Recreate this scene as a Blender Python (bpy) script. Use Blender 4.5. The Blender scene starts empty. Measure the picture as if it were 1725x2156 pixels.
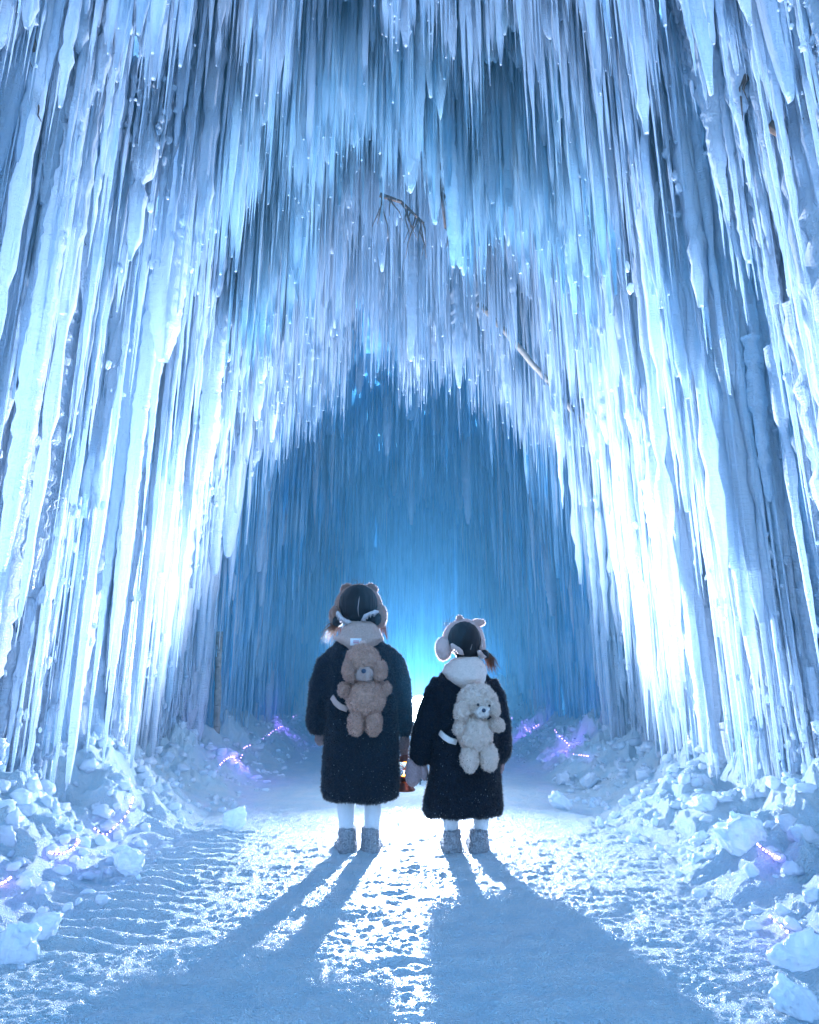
import bpy, math, random
import numpy as np
from mathutils import Vector

random.seed(7)
rng = np.random.default_rng(11)
scene = bpy.context.scene
C = scene.collection

# ------------------------------------------------------------------ camera, sky, lamps, exposure
F, CX, CY, PITCH, CAMH = 1400.0, 862.5, 1078.0, math.radians(14.5), 0.72   # lens measured on a 1725 px wide frame
cam_d = bpy.data.cameras.new('camera'); cam = bpy.data.objects.new('camera', cam_d); C.objects.link(cam)
cam.location = (0, 0, CAMH); cam.rotation_euler = (math.radians(90) + PITCH, 0, 0)
cam_d.sensor_fit = 'HORIZONTAL'; cam_d.sensor_width = 36; cam_d.lens = F / 1725 * 36
cam_d.clip_start = 0.02; cam_d.clip_end = 2000
scene.camera = cam

SUN_EL, SUN_AZ = math.radians(58.0), math.radians(190)
world = bpy.data.worlds.new('World'); scene.world = world; world.use_nodes = True
wn = world.node_tree; bg = wn.nodes['Background']
sky = wn.nodes.new('ShaderNodeTexSky'); sky.sky_type = 'NISHITA'; sky.sun_disc = False
sky.sun_elevation = SUN_EL; sky.sun_rotation = SUN_AZ
sky.ozone_density = 10.0; sky.air_density = 1.6; sky.dust_density = 0.0
wn.links.new(sky.outputs[0], bg.inputs[0]); bg.inputs[1].default_value = 0.15

sun_d = bpy.data.lights.new('sun', 'SUN'); sun = bpy.data.objects.new('sun', sun_d); C.objects.link(sun)
sun_d.energy = 5.0; sun_d.angle = math.radians(3); sun_d.color = (0.33, 0.72, 1.0)
sun.rotation_euler = (math.radians(90) - SUN_EL, 0, math.radians(10))

HAZE = 0.016
LAMP = (0.085, 5.2)          # x and distance of the lamp on its stand; its height is set below
LAMP_W = 1300
scene.view_settings.view_transform = 'Standard'; scene.view_settings.look = 'None'
scene.view_settings.gamma = 1.0; scene.view_settings.exposure = 1.12
scene.render.engine = 'CYCLES'
scene.cycles.use_denoising = True
scene.cycles.max_bounces = 7; scene.cycles.diffuse_bounces = 5; scene.cycles.glossy_bounces = 2; scene.cycles.transmission_bounces = 4
scene.cycles.sample_clamp_indirect = 8.0

# ------------------------------------------------------------------ helpers
def P(px, py, D):
    """World point at distance D along the tunnel, seen at (px, py) of the 1725 x 2156 frame."""
    a = (px - CX) / F; b = -(py - CY) / F
    d = (a, math.cos(PITCH) - b * math.sin(PITCH), math.sin(PITCH) + b * math.cos(PITCH))
    t = D / d[1]
    return Vector((d[0] * t, D, CAMH + d[2] * t))

def SC(p):
    """Metres that one frame pixel spans at world point p."""
    return (p[1] * math.cos(PITCH) + (p[2] - CAMH) * math.sin(PITCH)) / F

LAMP_P = P(885, 1494, LAMP[1])

def hash3(ix, iy, iz, seed):
    h = (ix.astype(np.int64) * 374761393 + iy.astype(np.int64) * 668265263 + iz.astype(np.int64) * 2147483647 + seed * 974634777) & 0xffffffff
    h = ((h ^ (h >> 13)) * 1274126177) & 0xffffffff
    h = ((h ^ (h >> 16)) * 2246822519) & 0xffffffff
    return ((h ^ (h >> 15)) & 0xffffff) / float(0xffffff)

def noise(x, y, z=0.0, seed=0):
    x = np.asarray(x, float); y = np.asarray(y, float); z = np.asarray(z, float) + np.zeros_like(x); y = y + np.zeros_like(x)
    ix, iy, iz = np.floor(x), np.floor(y), np.floor(z)
    fx, fy, fz = x - ix, y - iy, z - iz
    fx, fy, fz = [f * f * (3 - 2 * f) for f in (fx, fy, fz)]
    r = 0
    for dx in (0, 1):
        wx = fx if dx else 1 - fx
        for dy in (0, 1):
            wy = fy if dy else 1 - fy
            for dz in (0, 1):
                wz = fz if dz else 1 - fz
                r = r + wx * wy * wz * hash3(ix + dx, iy + dy, iz + dz, seed)
    return r * 2 - 1

def fbm(x, y, z=0.0, seed=0, octv=4, gain=0.5):
    r = 0; a = 1; f = 1
    for k in range(octv):
        r = r + a * noise(np.asarray(x) * f, np.asarray(y) * f, np.asarray(z) * f, seed + k * 17)
        a *= gain; f *= 2.03
    return r

W0 = {}
def org(o): return W0.get(o.name, Vector((0, 0, 0))) if o else Vector((0, 0, 0))

def mesh_obj(name, V, Fc, mat, parent=None, smooth=True, origin=None):
    """V n x 3 world points; Fc an array m x k of one face size, or a list of such arrays."""
    V = np.asarray(V, np.float32)
    o0 = org(parent) if parent else Vector(origin if origin is not None else (0, 0, 0))
    V = V - np.array(o0, np.float32)
    me = bpy.data.meshes.new(name)
    if not isinstance(Fc, list): Fc = [Fc]
    Fc = [np.asarray(f, np.int32) for f in Fc if len(f)]
    loops = np.concatenate([f.ravel() for f in Fc]); sizes = np.concatenate([np.full(len(f), f.shape[1], np.int32) for f in Fc])
    me.vertices.add(len(V)); me.vertices.foreach_set('co', V.ravel())
    me.loops.add(len(loops)); me.loops.foreach_set('vertex_index', loops)
    me.polygons.add(len(sizes)); me.polygons.foreach_set('loop_start', np.concatenate(([0], np.cumsum(sizes)[:-1])).astype(np.int32))
    me.update(calc_edges=True); me.validate()
    if smooth: me.polygons.foreach_set('use_smooth', np.ones(len(me.polygons), bool))
    if mat: me.materials.append(mat)
    o = bpy.data.objects.new(name, me); C.objects.link(o)
    if parent: o.parent = parent
    else: o.location = o0
    W0[o.name] = o0
    return o

def thing(name, label, cat, loc=(0, 0, 0), group=None):
    o = bpy.data.objects.new(name, None); C.objects.link(o); o.location = loc; o.empty_display_size = 0.1
    W0[o.name] = Vector(loc)
    o['label'] = label; o['category'] = cat
    if group: o['group'] = group
    return o

def tag(o, label=None, cat=None, group=None, kind=None):
    for k, v in (('label', label), ('category', cat), ('group', group), ('kind', kind)):
        if v: o[k] = v
    return o

class MB:
    """collects closed shapes"""
    def __init__(s): s.V = []; s.F = {3: [], 4: []}; s.n = 0
    def add(s, V, faces):
        V = np.asarray(V, float); s.V.append(V)
        for f in faces: s.F.setdefault(len(f), []).append([i + s.n for i in f])
        s.n += len(V); return s
    def arrays(s): return np.concatenate(s.V), [np.array(f) for f in s.F.values() if f]
    def ell(s, c, r, rot=(0, 0, 0), nu=16, nv=10):
        from mathutils import Euler
        M = Euler(rot).to_matrix(); c = Vector(c)
        if not hasattr(r, '__len__'): r = (r, r, r)
        V = [c + M @ Vector((0, 0, r[2]))]
        for j in range(1, nv):
            th = math.pi * j / nv
            for i in range(nu):
                ph = 2 * math.pi * i / nu
                V.append(c + M @ Vector((r[0] * math.sin(th) * math.cos(ph), r[1] * math.sin(th) * math.sin(ph), r[2] * math.cos(th))))
        V.append(c - M @ Vector((0, 0, r[2])))
        f = [[0, 1 + i, 1 + (i + 1) % nu] for i in range(nu)]
        for j in range(nv - 2):
            a = 1 + j * nu
            f += [[a + i, a + nu + i, a + nu + (i + 1) % nu, a + (i + 1) % nu] for i in range(nu)]
        a = 1 + (nv - 2) * nu; e = a + nu
        f += [[e, a + (i + 1) % nu, a + i] for i in range(nu)]
        return s.add([tuple(v) for v in V], f)
    def rings(s, R, cap=True):
        n = len(R[0]); V = [p for r in R for p in r]
        f = []
        for j in range(len(R) - 1):
            a = j * n
            f += [[a + i, a + (i + 1) % n, a + n + (i + 1) % n, a + n + i] for i in range(n)]
        if cap:
            c0 = np.mean(np.array(R[0], float), 0); c1 = np.mean(np.array(R[-1], float), 0)
            V = V + [tuple(c0), tuple(c1)]; k = n * len(R)
            f += [[k, (i + 1) % n, i] for i in range(n)]
            a = n * (len(R) - 1)
            f += [[k + 1, a + i, a + (i + 1) % n] for i in range(n)]
        return s.add([tuple(v) for v in V], f)
    def tube(s, pts, rad, n=10, cap=True, flat=1.0):
        pts = [Vector(p) for p in pts]
        if not hasattr(rad, '__len__'): rad = [rad] * len(pts)
        R = []; up = Vector((0.13, 0.97, 0.2)).normalized()
        for i, p in enumerate(pts):
            t = (pts[min(i + 1, len(pts) - 1)] - pts[max(i - 1, 0)]).normalized()
            if abs(t.dot(up)) > 0.95: up = Vector((1, 0.1, 0.1)).normalized()
            u = t.cross(up).normalized(); v = t.cross(u).normalized(); up = -v if up.dot(v) < 0 else v
            u = t.cross(v).normalized()
            R.append([tuple(p + u * (rad[i] * math.cos(2 * math.pi * k / n)) + v * (rad[i] * flat * math.sin(2 * math.pi * k / n))) for k in range(n)])
        return s.rings(R, cap)
    def box(s, lo, hi):
        (a, b, c), (d, e, f) = lo, hi
        V = [(a, b, c), (d, b, c), (d, e, c), (a, e, c), (a, b, f), (d, b, f), (d, e, f), (a, e, f)]
        return s.add(V, [[0, 3, 2, 1], [4, 5, 6, 7], [0, 1, 5, 4], [1, 2, 6, 5], [2, 3, 7, 6], [3, 0, 4, 7]])
    def build(s, name, mat, parent=None, smooth=True, origin=None):
        V, f = s.arrays(); return mesh_obj(name, V, f, mat, parent, smooth, origin)

def fused(mb, voxel, iters=4, disp=None):
    """voxel-union of the closed shapes in mb -> (V, [F])"""
    V, f = mb.arrays(); o = mesh_obj('tmp', V, f, None)
    m = o.modifiers.new('r', 'REMESH'); m.mode = 'VOXEL'; m.voxel_size = voxel; m.use_smooth_shade = True
    if iters:
        sm = o.modifiers.new('s', 'SMOOTH'); sm.factor = 0.5; sm.iterations = iters
    dg = bpy.context.evaluated_depsgraph_get(); me = bpy.data.meshes.new_from_object(o.evaluated_get(dg))
    n = len(me.vertices); V = np.empty(n * 3, np.float32); me.vertices.foreach_get('co', V); V = V.reshape(-1, 3)
    N = np.empty(n * 3, np.float32); me.vertices.foreach_get('normal', N); N = N.reshape(-1, 3)
    L = np.empty(len(me.loops), np.int32); me.loops.foreach_get('vertex_index', L)
    ls = np.empty(len(me.polygons), np.int32); me.polygons.foreach_get('loop_total', ls)
    st = np.concatenate(([0], np.cumsum(ls)[:-1]))
    q = ls == 4; Q = L[st[q][:, None] + np.arange(4)] if q.any() else np.zeros((0, 4), int)
    t = ls == 3; T = L[st[t][:, None] + np.arange(3)] if t.any() else np.zeros((0, 3), int)
    bpy.data.objects.remove(o, do_unlink=True); bpy.data.meshes.remove(me)
    if disp is not None: V = V + N * disp(V)[:, None]
    return V, [Q, T], N

def fur(V, Fs, N, count, length, width, droop=0.3, curl=0.6):
    """adds short curly tufts standing on the surface; returns new (V, [F])"""
    Q = Fs[0]
    if len(Q) == 0: return V, Fs, None
    a = V[Q[:, 0]]; b = V[Q[:, 1]]; c = V[Q[:, 2]]; d = V[Q[:, 3]]
    ar = np.linalg.norm(np.cross(c - a, d - b), axis=1); pr = ar / ar.sum()
    k = rng.choice(len(Q), count, p=pr); u = rng.random((count, 1)); v = rng.random((count, 1))
    p = (a[k] * (1 - u) + b[k] * u) * (1 - v) + (d[k] * (1 - u) + c[k] * u) * v
    n = N[Q[k, 0]]
    dirv = n + rng.normal(0, curl, (count, 3)); dirv[:, 2] -= droop
    dirv /= np.linalg.norm(dirv, axis=1, keepdims=True)
    L = length * rng.uniform(0.5, 1.3, (count, 1))
    side = np.cross(dirv, rng.normal(0, 1, (count, 3))); side /= np.linalg.norm(side, axis=1, keepdims=True)
    w = width * rng.uniform(0.6, 1.4, (count, 1))
    base = p - n * 0.002
    d2 = dirv + rng.normal(0, curl, (count, 3)) * 0.6
    v0 = base - side * w; v1 = base + side * w; v2 = base + dirv * L * 0.6 + side * w * 0.7; v3 = base + dirv * L * 0.6 - side * w * 0.7; v4 = base + dirv * L * 0.6 + d2 * L * 0.4
    m = len(V)
    NV = np.stack([v0, v1, v2, v3, v4], 1).reshape(-1, 3)
    i = m + np.arange(count) * 5
    T0 = Fs[1].reshape(-1, 3)
    mi = np.concatenate([np.zeros(len(Q), int), np.ones(count, int), np.zeros(len(T0), int), np.ones(count, int)])
    return np.concatenate([V, NV]), [np.concatenate([Q, np.stack([i, i + 1, i + 2, i + 3], 1)]), np.concatenate([T0, np.stack([i + 3, i + 2, i + 4], 1)])], mi

# ------------------------------------------------------------------ materials
def new_mat(name):
    m = bpy.data.materials.new(name); m.use_nodes = True
    nt = m.node_tree; b = nt.nodes['Principled BSDF']; return m, nt, b

def simple(name, col, rough=0.7, metal=0.0, var=0.0, scale=40, bump=0.0, sheen=0.0, trans=0.0, spec=0.5):
    m, nt, b = new_mat(name)
    b.inputs['Base Color'].default_value = (*col, 1); b.inputs['Roughness'].default_value = rough; b.inputs['Metallic'].default_value = metal
    b.inputs['Specular IOR Level'].default_value = spec
    if sheen: b.inputs['Sheen Weight'].default_value = sheen; b.inputs['Sheen Roughness'].default_value = 0.4
    tc = nt.nodes.new('ShaderNodeTexCoord'); no = nt.nodes.new('ShaderNodeTexNoise'); no.inputs['Scale'].default_value = scale; no.inputs['Detail'].default_value = 4
    nt.links.new(tc.outputs['Object'], no.inputs['Vector'])
    if var:
        cr = nt.nodes.new('ShaderNodeValToRGB'); e = cr.color_ramp.elements
        e[0].position = 0.3; e[1].position = 0.7
        e[0].color = (*[c * (1 - var) for c in col], 1); e[1].color = (*[min(1, c * (1 + var)) for c in col], 1)
        nt.links.new(no.outputs['Fac'], cr.inputs[0]); nt.links.new(cr.outputs[0], b.inputs['Base Color'])
    if bump:
        bp = nt.nodes.new('ShaderNodeBump'); bp.inputs['Strength'].default_value = 1; bp.inputs['Distance'].default_value = bump
        nt.links.new(no.outputs['Fac'], bp.inputs['Height']); nt.links.new(bp.outputs[0], b.inputs['Normal'])
    if trans:
        tr = nt.nodes.new('ShaderNodeBsdfTranslucent'); tr.inputs[0].default_value = (*col, 1)
        mx = nt.nodes.new('ShaderNodeMixShader'); mx.inputs[0].default_value = trans
        nt.links.new(b.outputs[0], mx.inputs[1]); nt.links.new(tr.outputs[0], mx.inputs[2]); nt.links.new(mx.outputs[0], nt.nodes['Material Output'].inputs[0])
    return m

def ice_mat(name, clear, frost, tcol, trans=0.45, rough=0.16, frosty=0.5, bump=0.010):
    """ice: streaks of clear blue and white frosted ice, letting light through"""
    m, nt, b = new_mat(name); N = nt.nodes; L = nt.links
    tc = N.new('ShaderNodeTexCoord')
    mp = N.new('ShaderNodeMapping'); mp.inputs['Scale'].default_value = (16, 16, 0.9); L.new(tc.outputs['Object'], mp.inputs[0])
    n1 = N.new('ShaderNodeTexNoise'); n1.inputs['Scale'].default_value = 1; n1.inputs['Detail'].default_value = 3; n1.inputs['Roughness'].default_value = 0.62; L.new(mp.outputs[0], n1.inputs['Vector'])
    n2 = N.new('ShaderNodeTexNoise'); n2.inputs['Scale'].default_value = 1.7; n2.inputs['Detail'].default_value = 3; L.new(tc.outputs['Object'], n2.inputs['Vector'])
    ad = N.new('ShaderNodeMath'); ad.operation = 'MULTIPLY_ADD'; L.new(n2.outputs['Fac'], ad.inputs[0]); ad.inputs[1].default_value = 0.9; L.new(n1.outputs['Fac'], ad.inputs[2])
    cr = N.new('ShaderNodeValToRGB'); e = cr.color_ramp.elements; c0 = 1.0 - 0.5 * (frosty - 0.5) - 0.13; 
    e[0].position = max(0, c0 - 0.16 - 0.0); e[1].position = min(1, c0 + 0.14); e[0].color = (*clear, 1); e[1].color = (*frost, 1)
    L.new(ad.outputs[0], cr.inputs[0]); L.new(cr.outputs[0], b.inputs['Base Color'])
    b.inputs['Roughness'].default_value = rough; b.inputs['IOR'].default_value = 1.31; b.inputs['Specular IOR Level'].default_value = 0.7
    # bump: long vertical flutes, short horizontal ribs, grains
    mp2 = N.new('ShaderNodeMapping'); mp2.inputs['Scale'].default_value = (90, 90, 5); L.new(tc.outputs['Object'], mp2.inputs[0])
    n3 = N.new('ShaderNodeTexNoise'); n3.inputs['Scale'].default_value = 1; n3.inputs['Detail'].default_value = 3; L.new(mp2.outputs[0], n3.inputs['Vector'])
    mp3 = N.new('ShaderNodeMapping'); mp3.inputs['Scale'].default_value = (28, 28, 110); L.new(tc.outputs['Object'], mp3.inputs[0])
    n4 = N.new('ShaderNodeTexNoise'); n4.inputs['Scale'].default_value = 1; n4.inputs['Detail'].default_value = 3; L.new(mp3.outputs[0], n4.inputs['Vector'])
    s = N.new('ShaderNodeMath'); s.operation = 'ADD'; L.new(n3.outputs['Fac'], s.inputs[0]); L.new(n4.outputs['Fac'], s.inputs[1])
    bp = N.new('ShaderNodeBump'); bp.inputs['Strength'].default_value = 1; bp.inputs['Distance'].default_value = bump; L.new(s.outputs[0], bp.inputs['Height'])
    L.new(bp.outputs[0], b.inputs['Normal'])
    tr = N.new('ShaderNodeBsdfTranslucent'); L.new(bp.outputs[0], tr.inputs['Normal'])
    mc = N.new('ShaderNodeMix'); mc.data_type = 'RGBA'; mc.inputs[6].default_value = (*tcol, 1); L.new(cr.outputs[0], mc.inputs[7]); mc.inputs[0].default_value = 0.35; L.new(mc.outputs[2], tr.inputs[0])
    mx = N.new('ShaderNodeMixShader'); mx.inputs[0].default_value = trans
    L.new(b.outputs[0], mx.inputs[1]); L.new(tr.outputs[0], mx.inputs[2]); L.new(mx.outputs[0], N['Material Output'].inputs[0])
    return m

def emit(name, col, s):
    m, nt, b = new_mat(name); b.inputs['Base Color'].default_value = (*col, 1)
    b.inputs['Emission Color'].default_value = (*col, 1); b.inputs['Emission Strength'].default_value = s; return m

ICE = ice_mat('ice', (0.46, 0.76, 0.95), (0.84, 0.90, 0.98), (0.62, 0.82, 1.0), trans=0.68, frosty=0.72)
ICE_BAND = ice_mat('dim_band_ice', (0.50, 0.80, 0.94), (0.88, 0.93, 0.98), (0.56, 0.83, 0.99), trans=0.68, frosty=0.6)  # bluer ice for the middle canopy: its dimmer band is put into colour
ICE_IN_SHADE = ice_mat('shaded_inner_ice', (0.16, 0.54, 0.82), (0.66, 0.85, 0.96), (0.28, 0.72, 0.97), trans=0.55, frosty=0.45)  # darker blue copy of the ice, with the inner tunnel's shade in its colour
ICE_ROD = ice_mat('icicle_ice', (0.60, 0.82, 0.96), (0.88, 0.92, 0.98), (0.68, 0.85, 1.0), trans=0.62, rough=0.12, frosty=0.75, bump=0.010)
ICE_END_SHADE = ice_mat('shaded_far_ice', (0.14, 0.50, 0.82), (0.30, 0.66, 0.92), (0.14, 0.5, 0.85), trans=0.25, frosty=0.4)  # darkest copy of the ice: the dimness of the tunnel end is coloured in
CHUNK = ice_mat('chunk_ice', (0.62, 0.82, 0.94), (0.90, 0.93, 0.98), (0.66, 0.85, 1.0), trans=0.5, rough=0.2, frosty=0.6, bump=0.004)

def snow_mat():
    m, nt, b = new_mat('snow'); N = nt.nodes; L = nt.links
    tc = N.new('ShaderNodeTexCoord')
    n1 = N.new('ShaderNodeTexNoise'); n1.inputs['Scale'].default_value = 9; n1.inputs['Detail'].default_value = 5; L.new(tc.outputs['Object'], n1.inputs['Vector'])
    cr = N.new('ShaderNodeValToRGB'); e = cr.color_ramp.elements; e[0].position = 0.35; e[1].position = 0.65; e[0].color = (0.62, 0.82, 0.92, 1); e[1].color = (0.80, 0.90, 0.95, 1)
    n2 = N.new('ShaderNodeTexNoise'); n2.inputs['Scale'].default_value = 130; n2.inputs['Detail'].default_value = 4; n2.inputs['Roughness'].default_value = 0.7; L.new(tc.outputs['Object'], n2.inputs['Vector'])
    mg = N.new('ShaderNodeMath'); mg.operation = 'MULTIPLY_ADD'; L.new(n2.outputs['Fac'], mg.inputs[0]); mg.inputs[1].default_value = 1.3; mh = N.new('ShaderNodeMath'); mh.operation = 'SUBTRACT'; L.new(n1.outputs['Fac'], mh.inputs[0]); mh.inputs[1].default_value = 0.65; L.new(mh.outputs[0], mg.inputs[2])
    L.new(mg.outputs[0], cr.inputs[0]); L.new(cr.outputs[0], b.inputs['Base Color'])
    v = N.new('ShaderNodeTexVoronoi'); v.inputs['Scale'].default_value = 260; L.new(tc.outputs['Object'], v.inputs['Vector'])
    s = N.new('ShaderNodeMath'); s.operation = 'MULTIPLY_ADD'; L.new(v.outputs['Distance'], s.inputs[0]); s.inputs[1].default_value = 0.6; L.new(n2.outputs['Fac'], s.inputs[2])
    bp = N.new('ShaderNodeBump'); bp.inputs['Strength'].default_value = 1; bp.inputs['Distance'].default_value = 0.014; L.new(s.outputs[0], bp.inputs['Height']); L.new(bp.outputs[0], b.inputs['Normal'])
    b.inputs['Roughness'].default_value = 0.28; b.inputs['IOR'].default_value = 1.31
    return m
SNOW = snow_mat()

COAT = simple('navy_boucle', (0.004, 0.008, 0.016), 0.8, var=0.5, scale=120, bump=0.004, sheen=0.06, spec=0.2)
TIGHTS = simple('white_tights', (0.72, 0.76, 0.8), 0.8, var=0.04, scale=300, bump=0.0005)
KNIT = simple('grey_knit', (0.30, 0.33, 0.37), 0.9, var=0.45, scale=150, bump=0.006)
MITT = simple('mauve_rib_knit', (0.34, 0.24, 0.25), 0.9, var=0.2, scale=120, bump=0.002, sheen=0.3)
MITT2 = simple('brown_knit', (0.20, 0.14, 0.14), 0.9, var=0.3, scale=120, bump=0.002, sheen=0.3)
HAIR = simple('dark_hair', (0.006, 0.006, 0.008), 0.6, spec=0.25)
HAIRB = simple('backlit_brown_hair', (0.26, 0.11, 0.05), 0.4, trans=0.4)  # loose strands browner than the dark hair: backlight put into their colour
SKIN = simple('skin', (0.55, 0.36, 0.28), 0.6)
HOOD = simple('greige_fleece', (0.44, 0.31, 0.26), 0.9, var=0.15, scale=140, bump=0.002, sheen=0.3)
HOOD2 = simple('cream_fleece', (0.68, 0.56, 0.50), 0.9, var=0.1, scale=140, bump=0.002, sheen=0.3)
BAND = simple('brown_fleece_band', (0.34, 0.19, 0.14), 0.9, var=0.15, scale=160, bump=0.003, sheen=0.4, trans=0.1)
BAND2 = simple('pink_fleece_band', (0.66, 0.48, 0.44), 0.9, var=0.1, scale=160, bump=0.003, sheen=0.4, trans=0.1)
BEAR = simple('tan_curly_plush', (0.52, 0.30, 0.22), 0.9, var=0.25, scale=90, bump=0.004, sheen=0.3, trans=0.1)
BEARC = simple('cream_curly_plush', (0.74, 0.61, 0.53), 0.9, var=0.12, scale=90, bump=0.004, sheen=0.3, trans=0.1)
SATIN = simple('white_satin', (0.50, 0.45, 0.46), 0.5)
PEACH = simple('peach_webbing', (0.62, 0.42, 0.36), 0.7)
BLACK = simple('black_plastic', (0.01, 0.012, 0.018), 0.3)
NOSE = simple('dark_blue_felt', (0.03, 0.05, 0.09), 0.7)
SOLE = simple('dark_rubber', (0.03, 0.035, 0.045), 0.7)
COPPER = simple('aged_copper', (0.17, 0.06, 0.04), 0.35, metal=0.9, var=0.3, scale=60)
BIRCH = simple('birch_bark', (0.24, 0.21, 0.18), 0.85, var=0.35, scale=25, bump=0.003)
BARK = simple('brown_bark', (0.12, 0.08, 0.06), 0.9, var=0.5, scale=60, bump=0.004)
WIRE = simple('thin_wire', (0.05, 0.05, 0.06), 0.5)

# ------------------------------------------------------------------ the snowy floor, one sheet out to the horizon
def wall_x(D):                       # half width of the passage where wall meets floor
    return 1.72 + 0.06 * np.sin(np.asarray(D) * 1.7) - 0.02 * np.asarray(D) * (np.asarray(D) > 6)

def bank_h(X, D):
    side = np.clip((np.abs(X) - 1.12 + 0.10 * fbm(D * 2.2, X * 0 + np.sign(X) * 3.0, 0, 5, 3)) / 0.6, 0, 1)
    lump = 0.5 + 0.5 * fbm(X * 5, D * 5, 0, 31, 4)
    knob = 1 - np.abs(noise(X * 11, D * 11, 0, 33)); knob2 = 1 - np.abs(noise(X * 27, D * 27, 0, 34))
    h = side ** 1.5 * (0.20 + 0.24 * lump) + np.clip(side * 2.5, 0, 1) * (0.05 * knob + 0.022 * knob2)
    back = np.clip((D - 9.6) / 1.6, 0, 1); h = h + back ** 1.3 * (0.35 + 0.3 * lump)
    return h

_fr = random.Random(5)
FOOT = [(_fr.uniform(-0.95, 0.95), _fr.uniform(1.75, 4.9), _fr.uniform(-0.5, 0.5)) for _ in range(34)]
def ground_h(X, D):
    near = np.clip(1 - (np.abs(X) - 2.2) / 1.0, 0, 1) * np.clip(1 - (D - 12) / 2, 0, 1) * np.clip((D + 0.5), 0, 1)
    h = 0.006 * fbm(X * 3.5, D * 6, 0, 1, 3) + 0.0028 * fbm(X * 16, D * 30, 0, 2, 3, 0.6) + 0.0033 * fbm(X * 52, D * 75, 0, 12, 2, 0.8)
    r = 1 - np.abs(noise(X * 6 + 0.6 * noise(X * 3, D * 3, 0, 8), D * 10, 0, 9)); h = h + 0.005 * r * r * r
    for (a_, b_, c_) in FOOT: h = h - 0.008 * np.exp(-(((X - a_) * math.cos(c_) + (D - b_) * math.sin(c_)) / 0.042) ** 4 - (((D - b_) * math.cos(c_) - (X - a_) * math.sin(c_)) / 0.10) ** 4)
    # corrugated treads pressed into the snow on the left
    m = np.exp(-((X + 1.02) / 0.24) ** 2) * np.clip((D - 2.0) / 0.2, 0, 1) * np.clip((3.9 - D) / 0.4, 0, 1)
    h = h + 0.013 * m * np.sin((D + 0.55 * (X + 1.0) ** 2 + 0.03 * noise(X * 5, D * 5, 0, 6)) * 2 * math.pi / 0.085)
    return (h + bank_h(X, D)) * near

def axis(lo, hi, step, far, grow=1.35):
    a = list(np.arange(lo, hi, step)); x = hi; s = step
    out = []
    while x < far: out.append(x); s *= grow; x += s
    out.append(far); x = lo; s = step; pre = []
    while x > -far: s *= grow; x -= s; pre.append(max(x, -far))
    return np.array(sorted(set(pre)) + a + out)
gx = axis(-1.95, 1.95, 0.0065, 400)
gy = [0.9]
while gy[-1] < 12: gy.append(gy[-1] + max(0.0045, 0.0034 * gy[-1]))
s = 0.05; back = []; x = 0.9
while x > -400: s *= 1.3; x -= s; back.append(x)
fwd = []; x = gy[-1]; s = 0.05
while x < 800: s *= 1.3; x += s; fwd.append(x)
gy = np.array(back[::-1] + gy + fwd)
GX, GY = np.meshgrid(gx, gy)
Z = ground_h(GX.ravel(), GY.ravel())
V = np.stack([GX.ravel(), GY.ravel(), Z], 1)
nx, ny = len(gx), len(gy)
idx = np.arange(nx * ny).reshape(ny, nx)
Fq = np.stack([idx[:-1, :-1], idx[:-1, 1:], idx[1:, 1:], idx[1:, :-1]], -1).reshape(-1, 4)
ground = mesh_obj('snow_ground', V, Fq, SNOW); tag(ground, 'trampled snow floor running into the ice tunnel', kind='structure')

def gz(x, y): return float(ground_h(np.array([x]), np.array([y]))[0])

def hit(px, py):
    """where the sight line through (px, py) meets the snow"""
    D = np.arange(1.5, 11.0, 0.01); c = np.array([tuple(P(px, py, d)) for d in (1.5, 11.0)]); t_ = ((D - 1.5) / 9.5)[:, None]
    q = c[0] * (1 - t_) + c[1] * t_; h = ground_h(q[:, 0], q[:, 1]); k = np.argmax(q[:, 2] < h + 0.004)
    return float(D[k]) if q[k, 2] < h[k] + 0.004 else 11.0

# ------------------------------------------------------------------ the ice passage
def arch_w(D): return 1.84 + 0.0 * D
def arch_h(D): return np.interp(D, [0.6, 2.5, 4.5, 5.6, 7.0, 11.5], [6.2, 5.7, 5.2, 4.9, 4.35, 4.1])
EXPN = 2.9
def arch_pt(phi, D):
    c, s_ = np.cos(phi), np.sin(phi)
    X = -arch_w(D) * np.sign(c) * np.abs(c) ** (2 / EXPN)
    Zz = arch_h(D) * np.abs(s_) ** (2 / EXPN)
    return X, Zz

def groove(D, Zz, side):
    g = 0
    for (sd, d0, w, dep, lean, z0, z1) in ((-1, 3.45, 0.14, 0.5, 0.02, -1, 1.9), (1, 3.5, 0.09, 0.4, 0.0, -1, 4.0), (-1, 4.35, 0.05, 0.25, 0.03, 1.6, 2.6),
                                           (1, 2.8, 0.05, 0.3, 0.0, 2.2, 4.2), (-1, 2.75, 0.05, 0.3, 0.0, 2.6, 4.4), (-1, 3.6, 0.06, 0.3, 0.04, 2.4, 3.6), (1, 4.6, 0.05, 0.25, -0.03, 0.0, 1.8), (-1, 6.7, 0.08, 0.3, 0, -1, 2.0)):
        c = d0 + lean * Zz + 0.03 * noise(Zz * 2, Zz * 0 + d0, 0, 3)
        g = g + dep * np.exp(-((D - c) / w) ** 4) * (side == sd) * np.clip((Zz - z0) / 0.2, 0, 1) * np.clip((z1 - Zz) / 0.3, 0, 1)
    return g

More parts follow.
